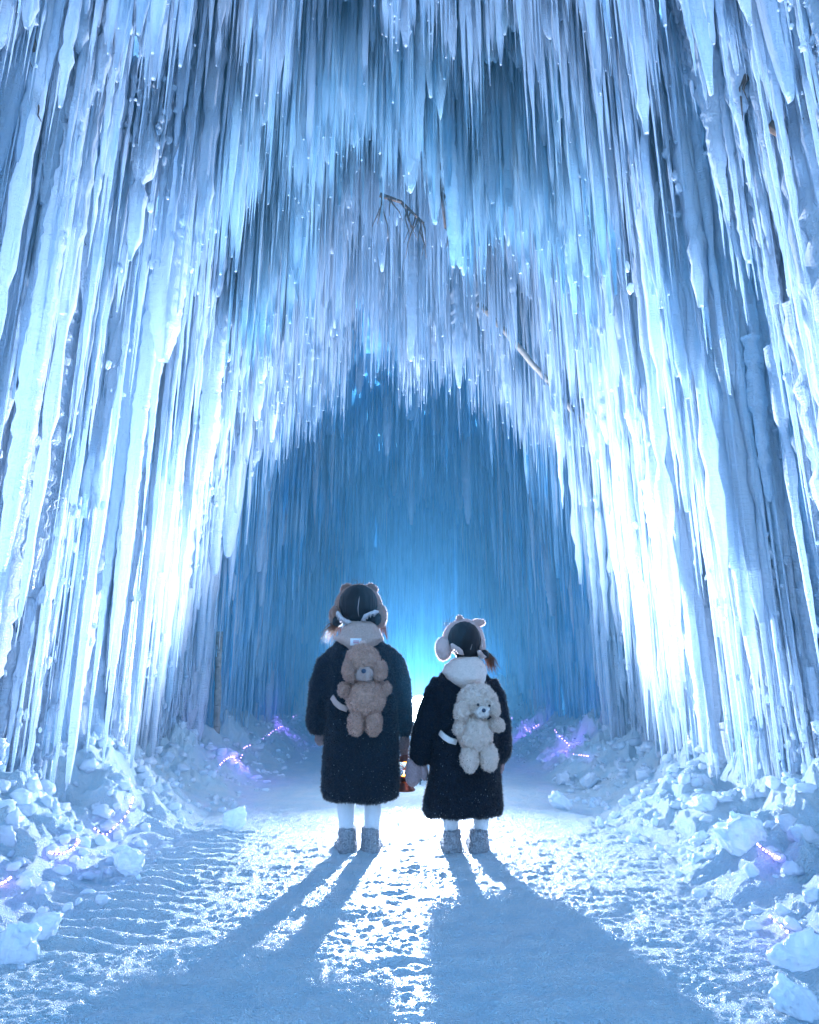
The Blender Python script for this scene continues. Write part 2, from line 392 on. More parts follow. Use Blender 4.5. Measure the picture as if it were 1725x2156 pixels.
def sheet(phi0, phi1, D0, D1, name, mat, parent, dstep=0.018, sstep=0.02, seed=0):
    tt = np.linspace(phi0, phi1, 4000); X, Zz = arch_pt(tt, (D0 + D1) / 2)
    arc = np.concatenate(([0], np.cumsum(np.hypot(np.diff(X), np.diff(Zz)))))
    n = int(arc[-1] / sstep) + 1; phi = np.interp(np.linspace(0, arc[-1], n), arc, tt)
    DD = np.arange(D0, D1 + dstep * 0.5, dstep)
    PH, DM = np.meshgrid(phi, DD); PH = PH.ravel(); DM = DM.ravel()
    X, Zz = arch_pt(PH, DM); e = 1e-3
    X2, Z2 = arch_pt(PH + e, DM); tx, tz = X2 - X, Z2 - Zz; l = np.hypot(tx, tz) + 1e-9
    nxn, nzn = tz / l, -tx / l                        # inward normal
    nxn, nzn = np.where((nxn * -X + nzn * (2.0 - Zz)) < 0, -nxn, nxn), np.where((nxn * -X + nzn * (2.0 - Zz)) < 0, -nzn, nzn)
    # flutes run vertically: noise on (x, distance) with a slow change along height
    u = X * 1.0; f = 0.055 * fbm(u * 5, DM * 5, Zz * 0.35, 40 + seed, 3) + 0.030 * (1 - np.abs(noise(u * 17, DM * 17, Zz * 0.5, 41 + seed))) + 0.012 * (1 - np.abs(noise(u * 42, DM * 42, Zz * 1.2, 42 + seed)))
    f = f + 0.10 * fbm(u * 1.3, DM * 1.3, Zz * 0.8, 43 + seed, 2)
    f = f + 0.020 * np.clip(fbm(X * 13, DM * 13, Zz * 13, 44 + seed, 3), 0, 1) * np.clip(1.4 - Zz * 0.4, 0.15, 1)
    f = f - groove(DM, Zz, np.sign(X)) + 0.16 * np.exp(-Zz / 0.35)
    V = np.stack([X + nxn * f, DM, Zz + nzn * f - 0.05], 1)
    nx_, ny_ = len(phi), len(DD); idx = np.arange(nx_ * ny_).reshape(ny_, nx_)
    Fq = np.stack([idx[:-1, :-1], idx[:-1, 1:], idx[1:, 1:], idx[1:, :-1]], -1).reshape(-1, 4)
    return mesh_obj(name, V, Fq, mat, parent)

def rods(x, y, z, L, r, sides=7, rings=12, cut=None, wob=0.35, amp=0.22):
    """many hanging icicles at once -> V, F. cut: 0 pointed .. 1 blunt"""
    n = len(x); t = np.linspace(0, 1, rings)[None, :]
    cut = np.zeros(n) if cut is None else cut
    p = np.where(cut > 0.5, 7.0, rng.uniform(0.9, 2.2, n))[:, None]
    prof = np.clip(1 - t ** p, 0, 1) * (1 - 0.25 * t) + np.where(cut[:, None] > 0.5, 0.35, 0.03)
    prof = prof * (1 + amp * rng.normal(0, 1, (n, rings)))
    prof[:, -1] *= np.where(cut > 0.5, 0.85, 0.1)
    R = (r[:, None] * np.clip(prof, 0.04, 2))
    kk = 0.25 * (9 / rings) ** 0.5
    wx = np.cumsum(rng.normal(0, wob, (n, rings)), 1) * r[:, None] * kk; wy = np.cumsum(rng.normal(0, wob, (n, rings)), 1) * r[:, None] * kk
    a = (np.arange(sides) / sides * 2 * math.pi)[None, None, :] + rng.uniform(0, 6, n)[:, None, None]
    ob = 1 + 0.22 * rng.normal(0, 1, (n, 1, sides))
    vx = x[:, None, None] + wx[:, :, None] + R[:, :, None] * np.cos(a) * ob
    vy = y[:, None, None] + wy[:, :, None] + R[:, :, None] * np.sin(a) * ob
    vz = np.broadcast_to((z[:, None] - L[:, None] * t)[:, :, None], vx.shape)
    V = np.stack([vx, vy, vz], -1).reshape(-1, 3)
    i = np.arange(sides); j = np.arange(rings - 1)
    q = np.stack([(j[:, None] * sides + i), (j[:, None] * sides + (i + 1) % sides), ((j[:, None] + 1) * sides + (i + 1) % sides), ((j[:, None] + 1) * sides + i)], -1).reshape(-1, 4)
    Fq = (q[None] + (np.arange(n) * sides * rings)[:, None, None]).reshape(-1, 4)
    cap = (np.arange(n) * sides * rings)[:, None] + (rings - 1) * sides + np.arange(sides)[None, ::-1]
    return V, [Fq, cap]

def knobs(x, y, z, r):
    """many small frost knobs at once"""
    n = len(x); mb = MB(); mb.ell((0, 0, 0), 1.0, nu=8, nv=6); V, f = mb.arrays()
    S = V[None] * (r[:, None, None] * np.stack([rng.uniform(0.7, 1.2, n), rng.uniform(0.7, 1.2, n), rng.uniform(0.8, 2.2, n)], 1)[:, None, :]) * (1 + 0.22 * rng.normal(0, 1, (n, len(V), 1)))
    S = S + np.stack([x, y, z], 1)[:, None, :]
    return S.reshape(-1, 3), [(a[None] + (np.arange(n) * len(V))[:, None, None]).reshape(-1, a.shape[1]) for a in f]

def hang(parent, phi0, phi1, D0, D1, n_small, n_big, mat, Lr=(0.25, 0.9), seed=0, rr=(0.008, 0.026), big_r=(0.03, 0.055), bias=1.0, ribs=False):
    def sample(n):
        tt = np.linspace(phi0, phi1, 2000); X, Zz = arch_pt(tt, (D0 + D1) / 2)
        w = np.abs(np.diff(X)) * 1.6 + np.hypot(np.diff(X), np.diff(Zz)) * 0.5
        arc = np.concatenate(([0], np.cumsum(w))); arc /= arc[-1]
        phi = np.interp(rng.random(n), arc, tt); D = D0 + (D1 - D0) * rng.random(n) ** bias
        X, Zz = arch_pt(phi, D); 
        off = rng.random(n) ** 1.5 * 0.16 * np.clip(np.abs(X) / 1.4, 0, 1)
        return X - np.sign(X) * off, D, Zz
    def lens(X, D, Zz, n):
        m = 0.55 + 0.9 * np.clip(0.5 + fbm(X * 2.6, D * 2.6, 0, 70 + seed, 3), 0, 1.3)
        L = (Lr[0] + (Lr[1] - Lr[0]) * rng.random(n) ** 1.7) * m
        side = np.clip((np.abs(X) - (1.25 if ribs else 0.55)) / (0.4 if ribs else 1.1), 0, 1)
        L = L * (1 + 1.3 * side)
        if not ribs: L = np.minimum(L, 1.75 + 0.25 * rng.random(n))
        return np.minimum(L, np.maximum(Zz - 0.25, 0.12))
    X, D, Zz = sample(n_small); L = lens(X, D, Zz, n_small)
    if ribs: rr = (0.009, 0.036); big_r = (0.035, 0.085)
    r = np.exp(rng.uniform(np.log(rr[0]), np.log(rr[1]), n_small)) * (0.7 + 0.3 * L / max(Lr[1], 0.1))
    Z0 = Zz + 0.12
    keep = ~((np.abs(X) > 1.3) & (np.maximum(groove(D, np.full_like(D, 1.1), np.sign(X)), groove(D, np.full_like(D, 2.9), np.sign(X))) > 0.05))
    X, D, Z0, L, r = X[keep], D[keep], Z0[keep], L[keep], r[keep]
    V, F_ = rods(X, D, Z0, L + 0.1, r, 6, 22 if ribs else 10, (rng.random(len(X)) < 0.25).astype(float))
    if ribs:
        n = 26000; k = rng.integers(0, len(X), n); zz = Z0[k] - L[k] * rng.random(n)
        ok = (zz > 0.1) & (fbm(X[k] * 2, D[k] * 2.5, zz * 1.6, 77 + seed, 3) + rng.normal(0, 0.25, n) + 0.35 - zz * 0.12 > 0.25)
        k = k[ok]; zz = zz[ok]; n = len(k)
        V2, F2 = knobs(X[k] - np.sign(X[k]) * rng.uniform(-0.02, 0.03, n), D[k] + rng.normal(0, 0.02, n), zz, np.exp(rng.uniform(np.log(0.0045), np.log(0.019), n)))
        fr = mesh_obj('frost_crust', V2, F2, mat, parent); tag(fr, kind='stuff')
    o = mesh_obj('icicle_fringe', V, F_, mat, parent); tag(o, kind='stuff')
    if n_big:
        X, D, Zz = sample(n_big); L = lens(X, D, Zz, n_big) * (1.25 if ribs else 1.05); L = np.minimum(L, np.maximum(Zz - 0.2, 0.15))
        r = rng.uniform(big_r[0], big_r[1], n_big)
        for k in range(n_big):
            V, F_ = rods(X[k:k + 1], D[k:k + 1], Zz[k:k + 1] + 0.1, L[k:k + 1] + 0.1, r[k:k + 1], 10, int(12 + L[k] * 32), np.array([float(rng.random() < 0.3)]), 0.3, 0.08)
            mesh_obj('icicle', V, F_, ICE_ROD if mat is ICE_IN_SHADE else mat, parent)

def drape(x, y, z, L, w, ang, th, mat, parent, seed):
    """a frozen curtain: a fluted slab with a ragged hanging edge"""
    nu, nv = max(12, int(w / 0.012)), 16
    u = np.linspace(-0.5, 0.5, nu); v = np.linspace(0, 1, nv); U, Vv = np.meshgrid(u, v)
    Lu = L * (0.35 + 0.65 * (1 - np.abs(2 * U) ** 2.5)) * (0.72 + 0.28 * noise(U * w * 9, U * 0 + seed, 0, 200)) + 0.16 * np.clip(noise(U * w * 26, U * 0 + seed * 1.3, 0, 201), 0, 1) * L ** 0.5
    edge = np.sqrt(np.clip(1 - (2 * U) ** 4, 0, 1)) * (1 - 0.85 * Vv ** 3)
    cu = 0.06 * noise(U * w * 4 + seed, Vv * 0, 0, 202)
    parts_ = []
    for sg in (-1, 1):
        q = seed * 3.1 + sg
        d = sg * edge * (th + 0.35 * th * noise(U * w * 14, Vv * 0.5 + q, 0, 203) + 0.5 * th * (1 - np.abs(noise(U * w * 38, Vv * 0.9 + q, 0, 204))) + 0.12 * th * noise(U * w * 22 + q, Vv * L * 5, 0, 205)) + cu
        X = x + U * w * math.cos(ang) - d * math.sin(ang); Y = y + U * w * math.sin(ang) + d * math.cos(ang); Zz = z - Vv * Lu
        parts_.append(np.stack([X, Y, Zz], -1).reshape(-1, 3))
    idx = np.arange(nu * nv).reshape(nv, nu)
    a = np.stack([idx[:-1, :-1], idx[:-1, 1:], idx[1:, 1:], idx[1:, :-1]], -1).reshape(-1, 4); b = a[:, ::-1] + nu * nv
    e1 = np.stack([idx[-1, :-1], idx[-1, 1:], idx[-1, 1:] + nu * nv, idx[-1, :-1] + nu * nv], -1)
    e2 = np.stack([idx[:-1, 0], idx[1:, 0], idx[1:, 0] + nu * nv, idx[:-1, 0] + nu * nv], -1)
    e3 = np.stack([idx[1:, -1], idx[:-1, -1], idx[:-1, -1] + nu * nv, idx[1:, -1] + nu * nv], -1)
    return mesh_obj('ice_drape', np.concatenate(parts_), np.concatenate([a, b, e1, e2, e3]), mat, parent)

def drapes(parent, phi0, phi1, D0, D1, n, mat, Lr):
    tt = np.linspace(phi0, phi1, 2000); X, Zz = arch_pt(tt, (D0 + D1) / 2)
    w = np.abs(np.diff(X)) * 1.3 + np.hypot(np.diff(X), np.diff(Zz)) * 0.7
    arc = np.concatenate(([0], np.cumsum(w))); arc /= arc[-1]
    for k in range(n):
        phi = np.interp((k + random.random()) / n, arc, tt); D = D0 + (D1 - D0) * ((k * 0.618034) % 1.0)
        X, Zz = arch_pt(np.array([phi]), D); X = float(X[0]); Zz = float(Zz[0])
        if abs(X) > 1.3 and max(groove(D + q, zq, math.copysign(1, X)) for q in (-0.2, -0.1, 0, 0.1, 0.2) for zq in (1.1, 2.9)) > 0.03: continue
        s_ = min(1, max(0, (abs(X) - 1.2) / 0.5))
        if Zz < 1.1 or (abs(X) > 1.3 and D < 1.9): continue
        L = random.uniform(*Lr) * (1 + 0.9 * s_); L = min(L, max(0.3, Zz - 0.3)); wd = random.uniform(0.16, 0.55)
        if D < 2.9: wd *= 0.5; L *= 0.75
        ang = (1 - s_) * random.gauss(0, 0.5) + s_ * (math.pi / 2 * random.choice((1, 1, 0.75, 0.5)))
        drape(X - math.copysign(random.uniform(0.0, 0.12) * s_, X), D, Zz + 0.12, L + 0.1, wd, ang, random.uniform(0.02, 0.045) * (1 + 1.2 * s_ * random.random()), mat, parent, random.random() * 500)

SEC = [  # name, label, phi range, D range, material, small, big
    ('ice_wall', 'frosted white and blue ice wall rising from the snow bank left of the two children', (0.0, 0.95), (-2.5, 5.6), ICE, 5600, 90, (0.4, 1.3)),
    ('ice_wall', 'sparkling ribbed ice wall rising from the snow bank right of the two children', (math.pi - 0.95, math.pi), (-2.5, 5.6), ICE, 5600, 90, (0.4, 1.3)),
    ('ice_canopy', 'bright frosted front of the icicle canopy along the top edge, nearest overhead', (0.95, math.pi - 0.95), (-2.5, 3.25), ICE, 2600, 60, (0.45, 1.3)),
    ('ice_canopy', 'band of icicles tinted bluer to read dimmer with dark twigs frozen inside, high above the children', (0.95, math.pi - 0.95), (3.25, 4.35), ICE_BAND, 2600, 70, (0.45, 1.3)),
    ('ice_canopy', 'frosty white icicle fringe framing the mouth of the dark inner tunnel', (0.95, math.pi - 0.95), (4.35, 5.6), ICE, 3600, 95, (0.5, 1.5)),
    ('inner_ice_wall', 'shaded deep blue ice wall behind the left child with purple lights at its foot', (0.0, 0.95), (5.6, 11.2), ICE_IN_SHADE, 2200, 70, (0.4, 1.3)),
    ('inner_ice_wall', 'shaded deep blue ice wall behind the right child with purple lights at its foot', (math.pi - 0.95, math.pi), (5.6, 11.2), ICE_IN_SHADE, 2200, 70, (0.4, 1.3)),
    ('inner_ice_vault', 'shaded blue vault of blunt icicles over the inner tunnel', (0.95, math.pi - 0.95), (5.6, 11.2), ICE_IN_SHADE, 3600, 95, (0.3, 0.9)),
]
for i, (nm, lb, ph, dd, mt, ns, nb, lr) in enumerate(SEC):
    t = thing(nm, lb, 'ice wall' if 'wall' in nm else 'ice canopy', (0, (dd[0] + dd[1]) / 2, 0) if 'wall' not in nm else (math.copysign(1.8, ph[0] - 1), (dd[0] + dd[1]) / 2, 0), 'ice masses of the tunnel')
    inner = dd[0] > 5
    sheet(ph[0], ph[1], dd[0], dd[1], 'ice_sheet', mt, t, 0.022 if inner else 0.016, 0.03 if inner else 0.02, 0)  # front sheets run on unseen behind the camera, extended to shade the floor
    dd = (max(dd[0], 0.9 if 'wall' in nm else 1.7), dd[1])
    drapes(t, ph[0], ph[1], dd[0], dd[1], 60 if 'wall' in nm else 50 if not inner else 70, mt, (lr[0] + 0.05, lr[1]))
    hang(t, ph[0], ph[1], dd[0], dd[1], ns, nb, ICE_IN_SHADE if inner else (ICE_BAND if mt is ICE_BAND else ICE_ROD), lr, seed=3 + i, ribs=(not inner and 'wall' in nm))

# far end: a curtain of ice closing the tunnel
t = thing('ice_curtain', 'smooth ice curtain tinted shade blue closing the far end of the tunnel', 'ice curtain', (0, 11.1, 0), 'ice masses of the tunnel')
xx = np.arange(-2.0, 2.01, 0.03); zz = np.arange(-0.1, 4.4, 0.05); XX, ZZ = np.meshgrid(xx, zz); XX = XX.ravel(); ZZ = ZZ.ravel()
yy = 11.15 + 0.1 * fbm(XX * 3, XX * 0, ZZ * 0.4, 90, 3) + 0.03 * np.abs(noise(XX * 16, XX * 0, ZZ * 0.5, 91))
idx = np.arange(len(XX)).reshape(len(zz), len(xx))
mesh_obj('ice_sheet', np.stack([XX, yy, ZZ], 1), np.stack([idx[:-1, :-1], idx[:-1, 1:], idx[1:, 1:], idx[1:, :-1]], -1).reshape(-1, 4), ICE_END_SHADE, t)
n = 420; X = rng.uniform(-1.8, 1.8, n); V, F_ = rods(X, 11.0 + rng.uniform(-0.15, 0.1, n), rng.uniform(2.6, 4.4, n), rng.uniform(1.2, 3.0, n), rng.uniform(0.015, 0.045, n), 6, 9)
tag(mesh_obj('icicle_fringe', V, F_, ICE_END_SHADE, t), kind='stuff')

# ------------------------------------------------------------------ ice rubble along the walls
def chunk_mesh(c, r, seed, jag=0.35, res=(14, 9)):
    mb = MB(); mb.ell((0, 0, 0), 1.0, nu=res[0], nv=res[1]); V, f = mb.arrays(); V = V.astype(float)
    d = 1 + jag * fbm(V[:, 0] * 1.3 + seed * 7.7, V[:, 1] * 1.3, V[:, 2] * 1.3, seed, 3)
    V = V * d[:, None]
    # flat broken faces
    rg = np.random.default_rng(seed)
    for _ in range(5):
        nrm = rg.normal(0, 1, 3); nrm /= np.linalg.norm(nrm); k = V @ nrm; lim = rg.uniform(0.45, 0.8); ex = np.clip(k - lim, 0, None); V = V - ex[:, None] * nrm * 0.7
    V = V * (1 + 0.16 * fbm(V[:, 0] * 4 + seed, V[:, 1] * 4, V[:, 2] * 4, seed + 5, 2))[:, None]
    return V * np.array(r) + np.array(c), f

STRING_SPOTS = [P(a, b, hit(a, b)) for a, b in ((105, 1795), (130, 1797), (152, 1788), (163, 1770), (200, 1745), (222, 1758), (240, 1742), (262, 1722), (276, 1695), (8, 1858), (1610, 1790), (1640, 1806), (1622, 1930), (1650, 1955), (1680, 1980), (1720, 1998))]
def clear_of_strings(x, y, z):
    """no lump hides the light strings"""
    c = Vector((0, 0, CAMH)); v = Vector((x, y, z)) - c
    return all((v.normalized() - (q - c).normalized()).length > 0.035 for q in STRING_SPOTS)
def add_chunk(px, py, D, rpx, label, jag=0.35):
    D = hit(px, py + rpx * 0.75); p = P(px, py, D + rpx * 0.0008); r = rpx * SC(p)
    V, f = chunk_mesh(p, (r, r * random.uniform(0.8, 1.1), r * random.uniform(0.75, 1.0)), random.randint(1, 9999), jag, (40, 28))
    o = mesh_obj('ice_chunk', V, f, CHUNK, None, True, (p.x, p.y, p.z - r * 0.8)); tag(o, label, 'ice chunk', 'ice chunks on the snow banks')
GC = [(275, 1815, 2.95, 34, 'rough clear ice chunk on the snow below the left purple light string'),
      (500, 1725, 4.05, 26, 'rounded clear ice block at the snow edge left of the taller child'),
      (1180, 1685, 4.5, 22, 'pale ice lump at the foot of the wall right of the shorter child'),
      (1562, 1760, 3.35, 52, 'tall rounded frosted boulder of ice against the right wall'),
      (1690, 2010, 2.15, 60, 'smooth pale ice boulder at the right edge with a purple wire behind it'),
      (1680, 2110, 1.95, 45, 'clear jagged ice chunk in the bottom right corner'),
      (1480, 1690, 4.0, 30, 'rounded bluish ice lump under the right wall icicles'),
      (30, 2000, 2.15, 48, 'frosted ice boulder at the left edge of the snow'),
      (95, 1950, 2.4, 30, 'small knobbly ice lump beside the boulder at the left edge'),
      (700, 1588, 8.2, 16, 'pinkish glowing ice lump below the lights behind the taller child')]
for g in GC[:-1]: add_chunk(*g)
add_chunk(545, 1575, 7.4, 14, 'pale ice lump among the lights of the left inner bank')
add_chunk(1185, 1640, 5.5, 16, 'pale lump of ice at the end of the right inner lights')
add_chunk(1240, 1645, 5.3, 20, 'upright frosted lump at the foot of the first right icicle column')
# several dozen lumps piled at the foot of the walls, each its own thing
SIDES = {-1: 'left', 1: 'right'}
cnt = 0
for sd in (-1, 1):
    for k in range(38):
        D = 1.9 + 4.0 * random.random() ** 1.1; x = sd * random.uniform(1.15, 1.62); r = random.uniform(0.015, 0.048) * (1 if abs(x) > 1.3 else 0.6)
        z = gz(x, D) - r * 0.3
        if not clear_of_strings(x, D, z + r): continue
        V, f = chunk_mesh((x, D, z), (r * random.uniform(0.8, 1.3), r * random.uniform(0.8, 1.2), r * random.uniform(0.7, 1.0)), random.randint(1, 9999), 0.28, (22, 15))
        sz = 'small' if r < 0.03 else 'fist-sized' if r < 0.05 else 'large'; zone = 'nearest the camera' if D < 2.7 else 'level with the children' if D < 3.9 else 'close to the tunnel mouth'
        o = mesh_obj('ice_lump', V, f, CHUNK, None, True, (x, D, z - r)); tag(o, '%s frosted ice lump in the %s bank, %s' % (sz, SIDES[sd], zone), 'ice lump', '%s ice lumps in the %s bank, %s' % (sz, SIDES[sd], zone))
VV = []; FF = {3: [], 4: []}; n0 = 0
for k in range(1300):
    sd = random.choice((-1, 1)); D = 1.6 + 8.5 * random.random() ** 1.3; x = sd * (1.0 + 0.65 * random.random() ** 0.7); r = random.uniform(0.005, 0.026) * (1 + (abs(x) - 1.0) * 1.2)
    V, f = chunk_mesh((x, D, gz(x, D) + r * 0.2), (r * random.uniform(0.7, 1.4), r, r * random.uniform(0.6, 1)), random.randint(1, 9999), 0.25)
    VV.append(V)
    for a in f: FF[a.shape[1]].append(a + n0)
    n0 += len(V)
rub = mesh_obj('ice_rubble', np.concatenate(VV), [np.concatenate(a) for a in FF.values()], CHUNK); tag(rub, 'small broken bits of ice scattered along both banks', 'ice rubble', None, 'stuff')

# ------------------------------------------------------------------ lamp on its stand behind the children
lp = LAMP_P
t = thing('stand_lamp', 'round bright lamp on a thin stand shining between the two children', 'lamp', (lp.x, lp.y, 0))
mb = MB(); mb.tube([(lp.x, lp.y + 0.03, lp.z), (lp.x, lp.y + 0.09, lp.z), (lp.x, lp.y + 0.16, lp.z), (lp.x, lp.y + 0.18, lp.z)], [0.106, 0.108, 0.06, 0.03], 28); mb.build('lamp_housing', BLACK, t)
mb = MB(); mb.tube([(lp.x, lp.y + 0.012, lp.z), (lp.x, lp.y + 0.026, lp.z)], [0.100, 0.100], 32); mb.build('lamp_lens', emit('lamp_glow', (1, 1, 1), 60), t)
mb = MB(); mb.tube([(lp.x, lp.y + 0.1, lp.z - 0.06), (lp.x, lp.y + 0.1, 0.02)], [0.011, 0.013], 10); mb.build('pole', BLACK, t)
for k in range(3):
    a = 0.5 + k * 2.094; mb = MB(); mb.tube([(lp.x, lp.y + 0.1, 0.12), (lp.x + 0.1 * math.cos(a), lp.y + 0.1 + 0.1 * math.sin(a), 0.01)], 0.006, 8); mb.build('leg', BLACK, t)
ld = bpy.data.lights.new('lamp_light', 'SPOT'); ld.energy = LAMP_W; ld.spot_size = math.radians(160); ld.spot_blend = 1.0; ld.shadow_soft_size = 0.03; ld.color = (0.70, 0.79, 1.0)
lo = bpy.data.objects.new('lamp_light', ld); C.objects.link(lo); lo.location = (0, -0.04, lp.z); lo.rotation_euler = (math.radians(90 + 44), 0, math.radians(180)); lo.parent = t

# ------------------------------------------------------------------ the children
def G(px, py, dy=0.0, D0=3.22): return P(px, py, D0 + dy)

def loft(mb, secs, n=28, D0=3.22, pw=2.3):
    """secs: (py, xl, xr, half depth m, depth offset)"""
    R = []
    for (py, xl, xr, hd, off) in secs:
        a, b = P(xl, py, D0 + off), P(xr, py, D0 + off); c = (a + b) / 2; hw = (b - a).length / 2
        ring = []
        for k in range(n):
            th = 2 * math.pi * k / n; cs, sn = math.cos(th), math.sin(th)
            ring.append((c.x + hw * math.copysign(abs(cs) ** (2 / pw), cs), c.y + hd * math.copysign(abs(sn) ** (2 / pw), sn), c.z))
        R.append(ring)
    mb.rings(R); return mb

def gtube(mb, pts, D0=3.22, n=14, flat=1.0):
    """pts: (px, py, dy, rpx)"""
    W = [P(a, b, D0 + d) for a, b, d, r in pts]; mb.tube(W, [pts[i][3] * SC(W[i]) for i in range(len(pts))], n, True, flat); return mb

def gell(mb, px, py, dy, rx, ry, rd, rot=0.0, D0=3.22, **k):
    p = P(px, py, D0 + dy); s_ = SC(p); mb.ell(p, (rx * s_, rd, ry * s_), (0, math.radians(rot), 0), **k); return mb

FIBRE = {}
def fibre(mat):
    """thin loose fibres of the same cloth: light from behind shines through them"""
    c = mat.node_tree.nodes['Principled BSDF'].inputs['Base Color'].default_value
    m, nt, b = new_mat(mat.name + '_fibre'); b.inputs['Base Color'].default_value = c; b.inputs['Roughness'].default_value = 0.7
    tr = nt.nodes.new('ShaderNodeBsdfTranslucent'); tr.inputs[0].default_value = tuple((0.13 if max(c[:3]) < 0.05 else 0.32) + 0.6 * v for v in c[:3]) + (1,)
    mx = nt.nodes.new('ShaderNodeMixShader'); mx.inputs[0].default_value = 0.5
    nt.links.new(b.outputs[0], mx.inputs[1]); nt.links.new(tr.outputs[0], mx.inputs[2]); nt.links.new(mx.outputs[0], nt.nodes['Material Output'].inputs[0])
    FIBRE[mat.name] = m; return m

def furry(name, mb, mat, parent, voxel=0.008, iters=3, count=12000, length=0.012, width=0.0012, lump=0.003, lscale=60, droop=0.2, fold=0.0):
    disp = (lambda V: lump * fbm(V[:, 0] * lscale, V[:, 1] * lscale, V[:, 2] * lscale, 5, 2) + fold * fbm(V[:, 0] * 11, V[:, 1] * 11, V[:, 2] * 3.2, 9, 2)) if lump else None
    V, Fs, N = fused(mb, voxel, iters, disp)
    mi = None
    if count: V, Fs, mi = fur(V, Fs, N, count, length, width, droop)
    o = mesh_obj(name, V, Fs, mat, parent)
    if mi is not None and len(mi) == len(o.data.polygons):
        o.data.materials.append(FIBRE.get(mat.name) or fibre(mat)); o.data.polygons.foreach_set('material_index', mi.astype(np.int32))
    return o

def strands(name, root, mat, parent, n, p0, p1, spread, sag, w=0.0011):
    """loose hair: thin tubes fanning from near p0 to near p1"""
    mb = MB()
    for k in range(n):
        a = Vector(p0) + Vector(rng.normal(0, root, 3)); b = Vector(p1) + Vector(rng.normal(0, spread, 3))
        m = (a + b) / 2 + Vector((rng.normal(0, spread * 0.3), rng.normal(0, 0.01), sag + rng.normal(0, 0.006)))
        pts = []
        for q in (0, 0.33, 0.66, 1.0): pts.append(a * (1 - q) ** 2 + m * 2 * q * (1 - q) + b * q * q)
        mb.tube(pts, [w, w, w * 0.8, w * 0.3], 3, False)
    return mb.build(name, mat, parent)

def leg_set(body_pts, name, parent, mat):
    mb = MB()
    for pts in body_pts: gtube(mb, pts, n=16)
    V, Fs, N = fused(mb, 0.007, 3); return mesh_obj(name, V, Fs, mat, parent)

def boot(parent, xl, xr, ytop, ybot, toe):
    """ankle boot of fuzzy knit seen from behind; toe: sideways shift of the toes"""
    xc = (xl + xr) / 2; hw = (xr - xl) / 2
    mb = MB()
    loft(mb, [(ytop, xc - hw * 0.82, xc + hw * 0.82, 0.048, 0.0), (ytop + 12, xc - hw * 0.9, xc + hw * 0.86, 0.052, 0.005), ((ytop + ybot) / 2, xc - hw * 0.86, xc + hw * 0.86, 0.052, 0.01), (ybot - 10, xc - hw, xc + hw, 0.058, 0.02), (ybot - 2, xc - hw * 0.95, xc + hw * 0.95, 0.055, 0.02)])
    gell(mb, xc + toe, ybot - 14 - 6, 0.11, hw * 1.0, 13, 0.095)
    b = furry('boot', mb, KNIT, parent, 0.007, 2, 2600, 0.008, 0.0016, 0.003, 90)
    mb = MB(); p = P(xc, ybot, 3.27); sx = SC(p)
    R = []
    for z in (0.0, 0.012):
        R.append([(p.x + (hw * 0.98 + 0.0) * sx * math.cos(2 * math.pi * k / 20) + (toe * sx if math.sin(2 * math.pi * k / 20) > 0 else 0) * 0.5, p.y + 0.11 * math.sin(2 * math.pi * k / 20), p.z - 0.006 + z) for k in range(20)])
    mb.rings(R); mb.build('sole', SOLE, b)
    return b

def child(label, spec):
    base = G(spec['bx'], 1795); t = thing('person', label, 'person', (base.x, base.y, base.z))
    # one continuous body: legs, trunk, neck, head, arms
    mb = MB(); 
    for pts in spec['legs']: gtube(mb, pts, n=16)
    loft(mb, spec['torso']); 
    for pts in spec['arms']: gtube(mb, pts, n=10)
    gtube(mb, spec['neck'], n=12); gell(mb, *spec['head'])
    hx, hy, hd, rx, ry, rd = spec['head'][:6]
    gell(mb, hx, hy + 8, hd + rd * 0.98, 3, 4, 0.014)                         # nose, turned to the tunnel
    V, Fs, N = fused(mb, 0.007, 2); mesh_obj('body', V, Fs, TIGHTS if False else SKIN, t)
    mb = MB()
    for sgn in (-1, 1): gell(mb, hx + sgn * 12, hy + 2, hd + rd * 0.9, 4, 2.5, 0.006)
    mb.build('eyes', BLACK, t)
    mb = MB()
    for pts in spec['tights']: gtube(mb, pts, n=18)
    V, Fs, N = fused(mb, 0.006, 2); mesh_obj('tights', V, Fs, TIGHTS, t)
    for b in spec['boots']: boot(t, *b)
    mb = MB(); loft(mb, spec['coat'])
    for pts in spec['sleeves']: gtube(mb, pts, n=18)
    ct = furry('coat', mb, COAT, t, 0.009, 3, 42000, 0.011, 0.0011, 0.004, 50, 0.5, 0.009)
    n = len(ct.data.vertices); co = np.empty(n * 3, np.float32); ct.data.vertices.foreach_get('co', co); co = co.reshape(-1, 3); co = co[co[:, 1] < -0.07]
    lo_ = co[:, 2].min(); pr = np.exp(-(co[:, 2] - lo_) / 0.22); k = rng.choice(len(co), 130, p=pr / pr.sum()); q = co[k] + np.array(org(t), np.float32)
    V2, F2 = knobs(q[:, 0], q[:, 1] - 0.002, q[:, 2], rng.uniform(0.0005, 0.0012, 130)); sp = mesh_obj('snow_specks', V2, F2, SNOW, ct); sp['kind'] = 'stuff'
    return t

